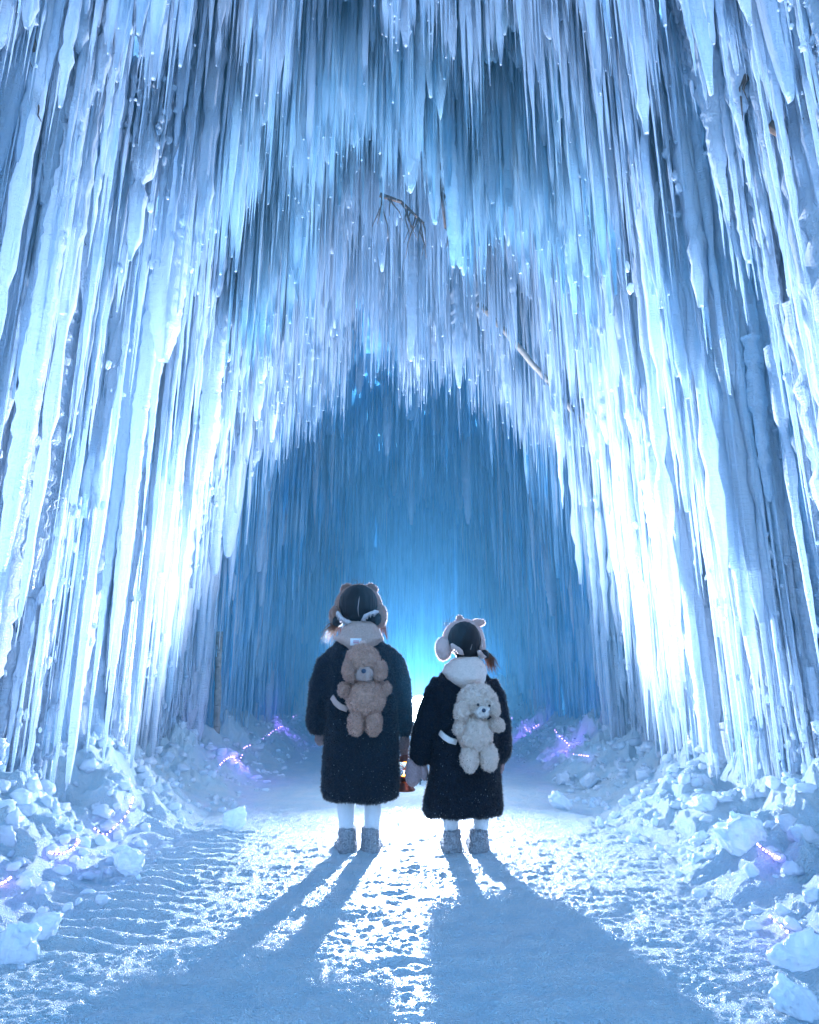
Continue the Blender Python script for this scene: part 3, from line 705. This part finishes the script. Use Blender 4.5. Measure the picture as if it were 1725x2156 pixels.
# --- taller child
A = child('taller child seen from behind in a long dark fuzzy coat with brown plush backpack', dict(
    bx=757,
    legs=[[(728, 1600, 0, 22), (728, 1700, 0, 16), (731, 1745, 0, 13), (732, 1785, 0.01, 12)], [(783, 1600, 0, 22), (784, 1700, 0, 16), (781, 1745, 0, 13), (780, 1785, 0.01, 12)]],
    torso=[(1640, 705, 810, 0.09, 0), (1560, 705, 808, 0.085, 0), (1460, 712, 804, 0.08, 0), (1385, 704, 812, 0.075, 0), (1362, 725, 790, 0.05, 0)],
    arms=[[(706, 1385, 0, 15), (682, 1450, 0.02, 13), (674, 1520, 0.05, 10), (674, 1552, 0.06, 9)], [(810, 1385, 0, 15), (842, 1445, 0.03, 13), (852, 1520, 0.08, 10), (852, 1562, 0.1, 9)]],
    neck=[(757, 1375, 0, 16), (756, 1330, 0.0, 15), (755, 1300, 0.01, 16)], head=(755, 1277, 0.02, 35, 40, 0.088),
    tights=[[(728, 1660, 0, 19.5), (728.5, 1705, 0, 18.3), (730, 1742, 0, 15.8), (731, 1770, 0, 15)], [(786, 1660, 0, 19.5), (785, 1705, 0, 18), (783, 1742, 0, 15.8), (781, 1770, 0, 15)]],
    boots=[(711, 753, 1741, 1797, -6), (759, 801, 1741, 1798, 5)],
    coat=[(1682, 690, 832, 0.10, 0), (1677, 683, 838, 0.125, 0), (1655, 680, 841, 0.13, 0), (1600, 681, 841, 0.13, 0), (1540, 686, 840, 0.13, 0), (1480, 684, 838, 0.125, 0), (1420, 684, 840, 0.12, 0), (1380, 692, 828, 0.11, 0), (1352, 706, 806, 0.085, 0), (1340, 725, 790, 0.05, 0)],
    sleeves=[[(712, 1372, 0, 19), (694, 1400, 0.0, 27), (682, 1450, 0.01, 31), (677, 1500, 0.03, 29), (672, 1525, 0.04, 27), (674, 1541, 0.05, 19)],
             [(803, 1368, 0, 20), (825, 1396, 0.01, 29), (833, 1440, 0.03, 32), (842, 1490, 0.06, 26), (852, 1525, 0.08, 18), (852, 1551, 0.09, 13)]]))
# hair: cap with a centre parting, buns, frizz lit from behind
mb = MB(); gell(mb, 755, 1272, -0.002, 41, 41, 0.098, nu=28, nv=18); gell(mb, 757, 1300, -0.01, 33, 16, 0.07); gell(mb, 711, 1306, -0.01, 12, 14, 0.03); gell(mb, 789, 1303, -0.035, 15, 15, 0.035)
V, Fs, N = fused(mb, 0.005, 2, lambda V: 0.0022 * noise(V[:, 0] * 190, V[:, 1] * 60, V[:, 2] * 16, 3)); mesh_obj('hair', V, Fs, HAIR, A)
mb = MB(); W = [G(756 + dx, y, -0.002 - 0.098 * math.sqrt(max(0, 1 - ((y - 1272) / 41) ** 2)) - 0.001) for dx, y in ((2, 1245), (1, 1256), (-0.5, 1268), (-2, 1280), (-1.5, 1291), (0, 1298))]
mb.tube(W, [0.0008, 0.0018, 0.002, 0.002, 0.0018, 0.0008], 6); mb.build('hair_parting', simple('scalp', (0.30, 0.28, 0.30), 0.7), A)
strands('loose_hair', 0.008, HAIRB, A, 170, G(712, 1312, 0.03), G(694, 1336, 0.03), 0.024, 0.02)
strands('loose_hair', 0.006, HAIRB, A, 45, G(806, 1316, 0.03), G(812, 1338, 0.03), 0.014, 0.01)
strands('loose_hair', 0.02, HAIRB, A, 24, G(752, 1238, 0.03), G(755, 1229, 0.03), 0.02, 0.012, 0.0007)
def headband(parent, cx, cy, rx, ry, ears, muffs, mat, a0=-25, a1=205, tilt=0, w=8, dy=0.02):
    mb = MB(); pts = []
    for k in range(15):
        a = math.radians(a0 + (a1 - a0) * k / 14 + tilt); pts.append((cx + rx * math.cos(a), cy - ry * math.sin(a), dy, w))
    gtube(mb, pts, n=12, flat=2.0)
    b = furry('headband', mb, mat, parent, 0.005, 2, 6000, 0.008, 0.0009, 0.002, 120)
    for (ex, ey, erx, ery, rot) in ears:
        mb = MB(); gell(mb, ex, ey, dy, erx, ery, 0.014, rot); furry('bear_ear', mb, mat, b, 0.004, 1, 1800, 0.008, 0.0009, 0.002, 120)
    for (ex, ey, erx, ery, dd) in muffs:
        mb = MB(); gell(mb, ex, ey, dd, erx, ery, 0.045); furry('ear_muff', mb, mat, b, 0.005, 2, 3200, 0.008, 0.0009, 0.002, 90)
headband(A, 755, 1278, 42, 40, [(729, 1238, 13, 8, -28), (783, 1238, 14, 8, 24)], [(706, 1296, 12, 20, 0.01), (802, 1298, 13, 25, 0.0)], BAND)
def scrunchie(parent, pts, mat):
    mb = MB(); out = []
    for i in range(len(pts) - 1):
        for q in range(4):
            t_ = q / 4; a, b = pts[i], pts[i + 1]
            out.append((a[0] * (1 - t_) + b[0] * t_ + random.uniform(-1.2, 1.2), a[1] * (1 - t_) + b[1] * t_ + (2.4 if q % 2 else -2.4), a[2] * (1 - t_) + b[2] * t_, 6.4 if q % 2 else 3.0))
    gtube(mb, out, n=12); return mb.build('scrunchie', mat, parent)
scrunchie(A, [(711, 1290, -0.035), (718, 1301, -0.055), (728, 1308, -0.075), (739, 1311, -0.085)], SATIN)
scrunchie(A, [(765, 1308, -0.09), (770, 1297, -0.09), (782, 1292, -0.085), (796, 1286, -0.06)], SATIN)
# hood lying on the back
def hood(parent, secs, mat, extra=()):
    mb = MB(); loft(mb, secs, pw=2.2)
    for e in extra: gell(mb, *e)
    return furry('hood', mb, mat, parent, 0.006, 3, 9000, 0.006, 0.0009, 0.003, 40)
hd = hood(A, [(1310, 733, 789, 0.07, -0.01), (1316, 727, 794, 0.085, -0.015), (1332, 717, 802, 0.10, -0.025), (1346, 706, 808, 0.11, -0.035), (1358, 722, 795, 0.10, -0.05), (1368, 738, 778, 0.07, -0.07), (1374, 750, 764, 0.04, -0.085)], HOOD)
mb = MB(); a, b = G(738, 1344, -0.152), G(761, 1359, -0.158); mb.box((a.x, a.y - 0.002, b.z), (b.x, a.y + 0.001, a.z)); lab = mb.build('woven_label', simple('white_cloth_label', (0.72, 0.74, 0.78), 0.8), hd, False)
mb = MB()
for k in range(2):
    for q in range(5):
        x0 = a.x + (b.x - a.x) * (0.28 + 0.1 * q); z0 = a.z + (b.z - a.z) * (0.38 + 0.24 * k); mb.box((x0, a.y - 0.0035, z0 - 0.0022), (x0 + 0.0035, a.y - 0.0022, z0 + 0.0022))
mb.build('label_print', simple('red_thread', (0.55, 0.08, 0.14), 0.8), lab, False)
# mittens
def mitten(parent, palm, thumb, mat, ribs=True):
    mb = MB(); gtube(mb, palm, n=16, flat=0.7); gtube(mb, thumb, n=12, flat=0.9)
    f = (lambda V: 0.0014 * np.sin(V[:, 0] * 2 * math.pi / 0.0075)) if ribs else None
    V, Fs, N = fused(mb, 0.0035, 2, f); return mesh_obj('mitten', V, Fs, mat, parent)
mitten(A, [(676, 1538, 0.05, 11), (675, 1548, 0.055, 12.5), (674, 1558, 0.06, 12.5), (676, 1567, 0.07, 8), (677, 1570, 0.07, 4)], [(679, 1548, 0.05, 7), (683, 1556, 0.07, 6), (682, 1562, 0.08, 4)], MITT2)
mitten(A, [(852, 1546, 0.09, 10), (852, 1560, 0.095, 11.5), (851, 1575, 0.10, 11.5), (851, 1587, 0.11, 8), (851, 1590, 0.11, 4)], [(846, 1560, 0.1, 6), (845, 1574, 0.12, 5.5), (849, 1582, 0.13, 4)], MITT2)

# --- shorter child
B = child('shorter child seen from behind in a long dark fuzzy coat with cream plush backpack', dict(
    bx=981,
    legs=[[(950, 1640, 0, 20), (950, 1720, 0, 14), (951, 1750, 0, 12), (952, 1783, 0.01, 11)], [(1012, 1640, 0, 20), (1013, 1720, 0, 14), (1010, 1750, 0, 12), (1008, 1783, 0.01, 11)]],
    torso=[(1680, 930, 1030, 0.085, 0), (1600, 926, 1035, 0.08, 0), (1520, 928, 1030, 0.075, 0), (1450, 925, 1035, 0.07, 0), (1428, 945, 1010, 0.05, 0)],
    arms=[[(928, 1450, 0, 14), (898, 1510, 0.02, 12), (884, 1580, 0.02, 10), (880, 1612, 0.02, 9)], [(1032, 1450, 0, 14), (1050, 1520, 0.02, 12), (1054, 1580, 0.05, 9), (1054, 1602, 0.06, 8)]],
    neck=[(978, 1440, 0, 15), (978, 1400, 0.0, 14), (978, 1370, 0.01, 15)], head=(979, 1351, 0.02, 30, 35, 0.08),
    tights=[[(949, 1700, 0, 17), (949.5, 1735, 0, 16), (951, 1755, 0, 14.5), (952, 1775, 0, 14)], [(1014, 1700, 0, 17), (1013.5, 1735, 0, 16), (1011, 1755, 0, 14.5), (1009, 1775, 0, 14)]],
    boots=[(932, 973, 1746, 1796, -6), (986, 1030, 1744, 1795, -5)],
    coat=[(1716, 903, 1045, 0.10, 0), (1711, 893, 1054, 0.125, 0), (1690, 892, 1056, 0.13, 0), (1650, 900, 1053, 0.125, 0), (1600, 909, 1050, 0.12, 0), (1540, 912, 1052, 0.12, 0), (1480, 906, 1056, 0.115, 0), (1445, 912, 1044, 0.105, 0), (1418, 928, 1024, 0.08, 0), (1404, 945, 1010, 0.05, 0)],
    sleeves=[[(930, 1432, 0, 19), (920, 1460, 0.0, 25), (908, 1510, 0.01, 29), (890, 1560, 0.01, 28), (884, 1592, 0.01, 26), (884, 1608, 0.01, 19)],
             [(1028, 1432, 0, 19), (1042, 1465, 0.0, 24), (1050, 1520, 0.01, 25), (1052, 1570, 0.03, 24), (1052, 1590, 0.04, 21), (1054, 1604, 0.05, 12)]]))
mb = MB(); gell(mb, 978, 1347, -0.002, 35, 38, 0.09, nu=28, nv=18); gell(mb, 984, 1374, -0.01, 27, 18, 0.065); gell(mb, 1020, 1378, -0.02, 10, 10, 0.03)
V, Fs, N = fused(mb, 0.005, 2, lambda V: 0.0022 * noise(V[:, 0] * 190, V[:, 1] * 60, V[:, 2] * 16, 3)); mesh_obj('hair', V, Fs, HAIR, B)
mb = MB(); W = [G(x, y, -0.002 - 0.09 * math.sqrt(max(0, 1 - ((y - 1347) / 38) ** 2 - ((x - 978) / 35) ** 2)) - 0.001) for x, y in ((988, 1322), (991, 1333), (993, 1345), (994, 1357), (991, 1367), (987, 1375))]
mb.tube(W, [0.0008, 0.0016, 0.0018, 0.0018, 0.0016, 0.0008], 6); mb.build('hair_parting', bpy.data.materials['scalp'], B)
strands('ponytail', 0.007, HAIRB, B, 210, G(1022, 1378, -0.01), G(1036, 1404, 0.02), 0.017, 0.032)
strands('loose_hair', 0.02, HAIRB, B, 20, G(950, 1318, 0.03), G(935, 1314, 0.03), 0.014, 0.012, 0.0007)
headband(B, 976, 1351, 38, 41, [(968, 1303, 6, 7, 10), (1005, 1312, 17, 8, -6)], [(934, 1366, 17, 25, -0.005), (1014, 1364, 7, 18, 0.01)], BAND2, -10, 200, 0, 6.5)
scrunchie(B, [(952, 1358, -0.05), (960, 1364, -0.07), (969, 1370, -0.085), (973, 1378, -0.09)], BAND2)
scrunchie(B, [(1008, 1372, -0.06), (1014, 1378, -0.06), (1020, 1385, -0.05)], BAND2)
hd2 = hood(B, [(1384, 964, 1006, 0.07, -0.01), (1390, 950, 1014, 0.085, -0.015), (1402, 937, 1021, 0.10, -0.025), (1416, 931, 1026, 0.11, -0.035), (1430, 940, 1020, 0.11, -0.05), (1441, 955, 1010, 0.09, -0.06), (1450, 972, 996, 0.04, -0.08)], HOOD2)
mb = MB(); gtube(mb, [(1016, 1405, -0.1, 5), (1006, 1420, -0.12, 7), (1002, 1438, -0.13, 7), (1010, 1447, -0.12, 6), (1018, 1430, -0.10, 6), (1020, 1412, -0.09, 5)], n=10, flat=0.6); mb.build('hood_ear', HOOD2, hd2)
mitten(B, [(873, 1598, 0.0, 15), (872, 1612, 0.0, 17), (870, 1630, 0.0, 17.5), (869, 1645, 0.0, 15.5), (869, 1653, 0.0, 10), (869, 1657, 0.0, 4)], [(890, 1604, 0.0, 9), (893, 1622, 0.0, 8.5), (894, 1636, 0.0, 8), (894, 1644, 0.0, 4.5)], MITT)
mitten(B, [(1054, 1596, 0.05, 8), (1055, 1606, 0.055, 9), (1055, 1618, 0.06, 8), (1053, 1629, 0.06, 4)], [(1050, 1602, 0.07, 5), (1049, 1614, 0.08, 4)], MITT)

# ------------------------------------------------------------------ plush backpacks
def plush(label, mat, D, head, ears, snout, nose, eyes, body, arms, legs, strap, face_mat, handle, accent=None):
    c = P(body[0], body[1], D); t = thing('plush_backpack', label, 'plush backpack', (c.x, c.y, c.z - body[3] * SC(c)), 'plush backpacks on the children')
    f = dict(voxel=0.006, iters=1, length=0.009, width=0.0016, lump=0.0055, lscale=70, droop=0.1)
    def E(nm, e, n, par=t, **k):
        mb = MB(); gell(mb, e[0], e[1], e[5] if len(e) > 5 else 0, e[2], e[3], e[4] if len(e) > 4 else 0.05, e[6] if len(e) > 6 else 0, D0=D, nu=20, nv=14); return furry(nm, mb, k.get('mat', mat), par, count=n, **f)
    h = E('head', head, 6000)
    for e in ears: E('ear', e, 2200, h)
    E('snout', snout, 900, h, mat=face_mat)
    E('torso', body, 6000)
    for e in arms: E('arm', e, 2200)
    for e in legs: E('leg', e, 2600)
    mb = MB(); gell(mb, nose[0], nose[1], nose[3], nose[2], nose[2], 0.007, D0=D); mb.build('nose', NOSE, h)
    for (ex, ey, er, ed) in eyes: mb = MB(); gell(mb, ex, ey, ed, er, er, 0.005, D0=D); mb.build('eye', BLACK, h)
    W = [P(a, b, D + d) for a, b, d in strap]; mb = MB(); mb.tube(W, [0.013] * len(W), 8, True, 0.15); mb.build('strap', face_mat, t)
    W = [P(a, b, D + d) for a, b, d in handle]; mb = MB(); mb.tube(W, [0.007] * len(W), 8, True, 0.3); mb.build('handle_loop', PEACH, t)
    return t
DB = 3.22 - 0.175
plush('brown curly plush dog backpack on the back of the taller child', BEAR, DB,
      (764, 1398, 38, 41, 0.06), [(735, 1414, 14, 22, 0.035, -0.045, -12), (800, 1414, 15, 22, 0.035, -0.03, 12)], (768, 1419, 20, 15, 0.03, -0.045), (766, 1413, 5, -0.078), [],
      (770, 1470, 42, 42, 0.065), [(726, 1452, 14, 16, 0.035, -0.02, -30), (808, 1452, 14, 18, 0.035, 0.01, 30)], [(751, 1520, 18, 29, 0.045, -0.01, 4), (786, 1521, 18, 28, 0.045, -0.01, -4)],
      [(699, 1467, 0.05), (707, 1480, 0.02), (717, 1488, 0.01), (732, 1494, 0.01)], simple('pale_tan_plush', (0.46, 0.33, 0.29), 0.9, bump=0.003), [(757, 1362, 0.0), (761, 1352, 0.0), (766, 1350, 0.0), (770, 1360, 0.0)])
plush('cream curly plush dog backpack on the back of the shorter child', BEARC, DB,
      (1005, 1475, 42, 35, 0.06), [(973, 1497, 17, 24, 0.035, -0.03, 10), (1040, 1490, 11, 20, 0.035, -0.03, -14)], (1016, 1498, 16, 13, 0.03, -0.045), (1019, 1496, 4.2, -0.077), [(1007, 1484, 3.0, -0.066), (1031, 1486, 2.6, -0.056)],
      (1001, 1545, 37, 40, 0.065), [(1047, 1526, 16, 14, 0.035, -0.02, 20), (970, 1531, 15, 19, 0.035, -0.02, 10)], [(990, 1595, 20, 30, 0.045, -0.01, 3), (1029, 1594, 20, 30, 0.045, -0.01, -6)],
      [(926, 1542, 0.05), (936, 1552, 0.02), (947, 1559, 0.0), (962, 1563, 0.01)], simple('white_plush', (0.74, 0.68, 0.64), 0.9, bump=0.003), [(1003, 1444, 0.0), (1004, 1436, 0.0), (1009, 1436, 0.0), (1011, 1445, 0.0)])

# ------------------------------------------------------------------ lantern in the taller child's hand
DL = 3.34; lc = P(852, 1665, DL); s_ = SC(lc)
t = thing('lantern', 'small copper lantern with amber glints hanging between the two children', 'lantern', lc)
def lathe(name, prof, mat, par, n=24):
    mb = MB(); mb.rings([[(lc.x + r * s_ * math.cos(2 * math.pi * k / n), lc.y + r * s_ * math.sin(2 * math.pi * k / n), lc.z + z * s_) for k in range(n)] for r, z in prof]); return mb.build(name, mat, par)
lathe('fuel_base', [(22, 0), (23, 3), (20, 6), (19, 14), (14, 18), (10, 22)], COPPER, t)
lathe('burner', [(10, 22), (13, 24), (13, 27), (7, 30)], COPPER, t)
glass = simple('lantern_glass', (0.75, 0.9, 0.85), 0.05); glass.node_tree.nodes['Principled BSDF'].inputs['Transmission Weight'].default_value = 0.95
lathe('glass_chimney', [(10, 30), (16, 36), (18, 44), (16, 53), (11, 58)], glass, t)
lathe('cap', [(14, 58), (17, 60), (15, 64), (8, 70), (9, 74), (6, 80), (2, 82)], COPPER, t)
mb = MB()
for sg in (-1, 1): mb.tube([(lc.x + sg * 18 * s_, lc.y, lc.z + 12 * s_), (lc.x + sg * 22 * s_, lc.y, lc.z + 34 * s_), (lc.x + sg * 20 * s_, lc.y, lc.z + 58 * s_), (lc.x + sg * 11 * s_, lc.y, lc.z + 66 * s_)], 0.0025, 6)
mb.build('side_frame', COPPER, t)
mb = MB()
for k in range(4): a = k * 0.8 + 0.3; mb.tube([(lc.x + 18.5 * s_ * math.cos(a), lc.y + 18.5 * s_ * math.sin(a), lc.z + 32 * s_), (lc.x - 18.5 * s_ * math.cos(a), lc.y - 18.5 * s_ * math.sin(a), lc.z + 56 * s_)], 0.0012, 5)
mb.build('wire_guard', COPPER, t)
mb = MB(); mb.tube([(lc.x + 12 * s_ * math.cos(a), lc.y, lc.z + 62 * s_ + 28 * s_ * math.sin(a)) for a in [math.pi * k / 10 for k in range(11)]], 0.0018, 6); mb.build('bail_handle', WIRE, t)
AMB = emit('amber_glint', (1.0, 0.42, 0.05), 14)
for (x, z, r) in ((0, 33, 3.2), (-4, 31, 1.8), (5, 31, 2.0), (0, 55, 2.6), (4, 54, 1.6)):  # glowing beads stand in for the golden glints in the glass
    mb = MB(); mb.ell((lc.x + x * s_, lc.y - 0.01, lc.z + z * s_), (r * s_, r * s_, r * 1.2 * s_), nu=10, nv=8); mb.build('glint_bead', AMB, t)

# ------------------------------------------------------------------ purple fairy lights at the foot of the walls
PURP = emit('violet_bulb', (0.50, 0.28, 1.0), 9)
def light_string(pts, label, nb, pw):
    """pts (px, py, D)"""
    W = []
    for p in pts:
        d = hit(p[0], p[1]); w = P(p[0], p[1], d if abs(d - p[2]) < 1.6 else p[2]); W.append(w + (Vector((0, 0, CAMH)) - w).normalized() * 0.03)
    fine = []
    for i in range(len(W) - 1):
        for q in range(6):
            u = q / 6; p0 = W[max(i - 1, 0)]; p1 = W[i]; p2 = W[i + 1]; p3 = W[min(i + 2, len(W) - 1)]
            fine.append(0.5 * ((2 * p1) + (p2 - p0) * u + (2 * p0 - 5 * p1 + 4 * p2 - p3) * u * u + (-p0 + 3 * p1 - 3 * p2 + p3) * u ** 3))
    fine.append(W[-1])
    t = thing('light_string', label, 'fairy lights', W[len(W) // 2], 'purple fairy lights along the banks')
    mb = MB(); mb.tube(fine, 0.0022, 6); mb.build('wire', WIRE, t)
    for k in range(nb):
        f = k / (nb - 1) * (len(fine) - 1); i = min(int(f), len(fine) - 2); p = fine[i].lerp(fine[i + 1], f - i)
        mb = MB(); mb.ell(p, 0.004, nu=8, nv=6); mb.build('bulb', PURP, t)
    for k in range(1 if nb < 20 else 2):
        p = fine[int((k + 0.5) / (1 if nb < 20 else 2) * len(fine))]; d = bpy.data.lights.new('bulb_glow', 'POINT'); d.energy = pw * (0.3 if nb < 20 else 0.9); d.color = (0.33, 0.16, 1.0); d.shadow_soft_size = 0.05
        l = bpy.data.objects.new('bulb_glow', d); C.objects.link(l); l.parent = t; l.location = p + Vector((-0.08 * math.copysign(1, p.x), -0.05, 0.06)) - org(t)
light_string([(105, 1795, 3.0), (130, 1797, 2.98), (152, 1788, 3.0), (166, 1772, 3.05), (163, 1768, 3.1)], 'glowing purple light string curling at the foot of the left wall', 14, 0.35)
light_string([(200, 1745, 3.3), (222, 1758, 3.25), (240, 1742, 3.35), (262, 1722, 3.5), (276, 1695, 3.6), (280, 1680, 3.7)], 'purple light string dipping over the left bank between ice columns', 14, 0.35)
light_string([(-5, 1862, 2.55), (8, 1858, 2.55), (22, 1848, 2.6)], 'short purple light string at the left edge', 6, 0.3)
light_string([(464, 1610, 6.4), (478, 1597, 6.5), (492, 1594, 6.6), (500, 1607, 6.6), (510, 1590, 6.9), (514, 1575, 7.2), (530, 1568, 7.4), (560, 1552, 7.8), (575, 1540, 8.2), (592, 1530, 8.6), (600, 1528, 8.9), (622, 1506, 9.3), (632, 1508, 9.4)], 'purple light string climbing the inner bank behind the taller child', 40, 1.0)
light_string([(1078, 1512, 9.4), (1096, 1518, 9.2), (1106, 1533, 8.6), (1114, 1541, 8.4), (1130, 1528, 8.2), (1146, 1524, 8.0), (1166, 1535, 7.6), (1178, 1550, 7.4), (1196, 1566, 7.0), (1208, 1588, 6.6), (1222, 1590, 6.4), (1238, 1592, 6.2)], 'purple light string along the inner bank behind the shorter child', 40, 1.0)
light_string([(1596, 1778, 3.1), (1610, 1790, 3.05), (1626, 1800, 3.0), (1640, 1806, 2.95)], 'purple light string in the hollow beside the frosted boulder at right', 8, 0.35)
light_string([(1622, 1930, 2.35), (1650, 1955, 2.3), (1680, 1980, 2.25), (1720, 1998, 2.2)], 'purple light string behind the smooth boulder at the right edge', 8, 0.3)

# ------------------------------------------------------------------ poles and branches frozen into the ice
def pole(pts, r, label, mat, name='wooden_pole', cat='pole', grp=None, knots=0):
    W = [P(*p) for p in pts]; t = thing(name, label, cat, W[0], grp)
    n = 14; fine = []
    for i in range(n): 
        f = i / (n - 1) * (len(W) - 1); k = min(int(f), len(W) - 2); fine.append(W[k].lerp(W[k + 1], f - k) + Vector(rng.normal(0, r * 0.12, 3)))
    mb = MB(); mb.tube(fine, [r * (1 + 0.12 * random.uniform(-1, 1)) for _ in fine], 14); mb.build('trunk', mat, t)
    for k in range(knots):
        p = fine[random.randrange(1, n - 1)]; mb = MB(); mb.ell(p + Vector((0, -r * 0.8, 0)), (r * 0.7, r * 0.35, r * 0.16), (0, random.uniform(-0.2, 0.2), 0)); mb.build('knot', BARK, t)
    return t, fine
pole([(462, 1330, 5.75), (459, 1450, 5.8), (455, 1600, 5.8)], 0.027, 'pale birch pole standing in the ice at the left mouth of the inner tunnel', BIRCH, 'birch_pole', 'pole', None, 5)
pole([(1010, 640, 5.12), (1066, 702, 5.05), (1130, 776, 5.08), (1180, 832, 5.12), (1225, 890, 5.15)], 0.024, 'pale birch pole slanting through the icicles above the right side of the tunnel mouth', BIRCH, 'birch_pole', 'pole', None, 3)
def branch(pts, r, label, twigs=10, tl=0.2):
    W = [P(*p) for p in pts]; t = thing('frozen_branch', label, 'branch', W[0], 'branches frozen in the ice')
    mb = MB(); mb.tube(W, [r * (1 - 0.6 * i / max(1, len(W) - 1)) for i in range(len(W))], 8); mb.build('stem', BARK, t)
    mb = MB()
    for k in range(twigs):
        f = random.random() * (len(W) - 1); i = min(int(f), len(W) - 2); p = W[i].lerp(W[i + 1], f - i)
        d = Vector((random.uniform(-0.5, 0.5), random.uniform(-0.5, 0.5), random.uniform(-2.6, -0.5))).normalized() * tl * 1.5 * random.uniform(0.4, 1)
        mb.tube([p, p + d * 0.35 + Vector((random.uniform(-.02, .02), 0, 0)), p + d * 0.7 + Vector((random.uniform(-.015, .015), 0, -0.02)), p + d + Vector((random.uniform(-.02, .02), 0, -0.05))], [r * 0.35, r * 0.28, r * 0.2, r * 0.08], 6)
    mb.build('twigs', BARK, t)
branch([(934, 290, 4.05), (928, 350, 4.0), (930, 400, 4.0), (938, 480, 4.02)], 0.02, 'dark upright twig frozen among the icicles above the tunnel mouth', 8, 0.12)
branch([(800, 410, 4.05), (845, 425, 4.08), (893, 470, 4.1)], 0.018, 'brown twig bundle low in the icicles above the taller child', 16, 0.2)
branch([(1050, -10, 3.3), (1110, 8, 3.3), (1200, 4, 3.3)], 0.008, 'tangle of needled twigs at the top edge above the canopy', 22, 0.1)
branch([(1620, 262, 2.3), (1680, 300, 2.3), (1740, 350, 2.3)], 0.025, 'thick dark branch slanting down at the right edge', 6, 0.12)
branch([(1560, 40, 2.42), (1572, 110, 2.42), (1565, 190, 2.42)], 0.02, 'reddish brown branch behind ice near the top right corner', 8, 0.14)
branch([(1700, 90, 2.2), (1690, 170, 2.2), (1700, 240, 2.2)], 0.03, 'broad brown bark patch in the ice at the top right edge', 8, 0.12)
branch([(76, 30, 2.15), (70, 80, 2.15), (72, 110, 2.15)], 0.012, 'thin dark branch in the ice near the top left corner', 4, 0.08)
branch([(82, 200, 2.2), (74, 230, 2.2), (64, 260, 2.2)], 0.018, 'short reddish branch stub in the ice at the upper left', 5, 0.08)

# ------------------------------------------------------------------ added blue haze, standing in for the lamp's veil of flare
if HAZE:
    mb = MB(); mb.box((-7, -6, -1.5), (7, 14, 9)); hz = mb.build('haze', None, None, False); tag(hz, 'added thin blue haze standing in for lamp flare in the tunnel', None, None, 'stuff')
    m = bpy.data.materials.new('haze'); m.use_nodes = True; nt = m.node_tree; nt.nodes.remove(nt.nodes['Principled BSDF'])
    v = nt.nodes.new('ShaderNodeVolumePrincipled'); v.inputs['Color'].default_value = (0.14, 0.56, 0.95, 1); v.inputs['Density'].default_value = HAZE; v.inputs['Anisotropy'].default_value = 0.35
    nt.links.new(v.outputs[0], nt.nodes['Material Output'].inputs['Volume']); hz.data.materials.append(m)
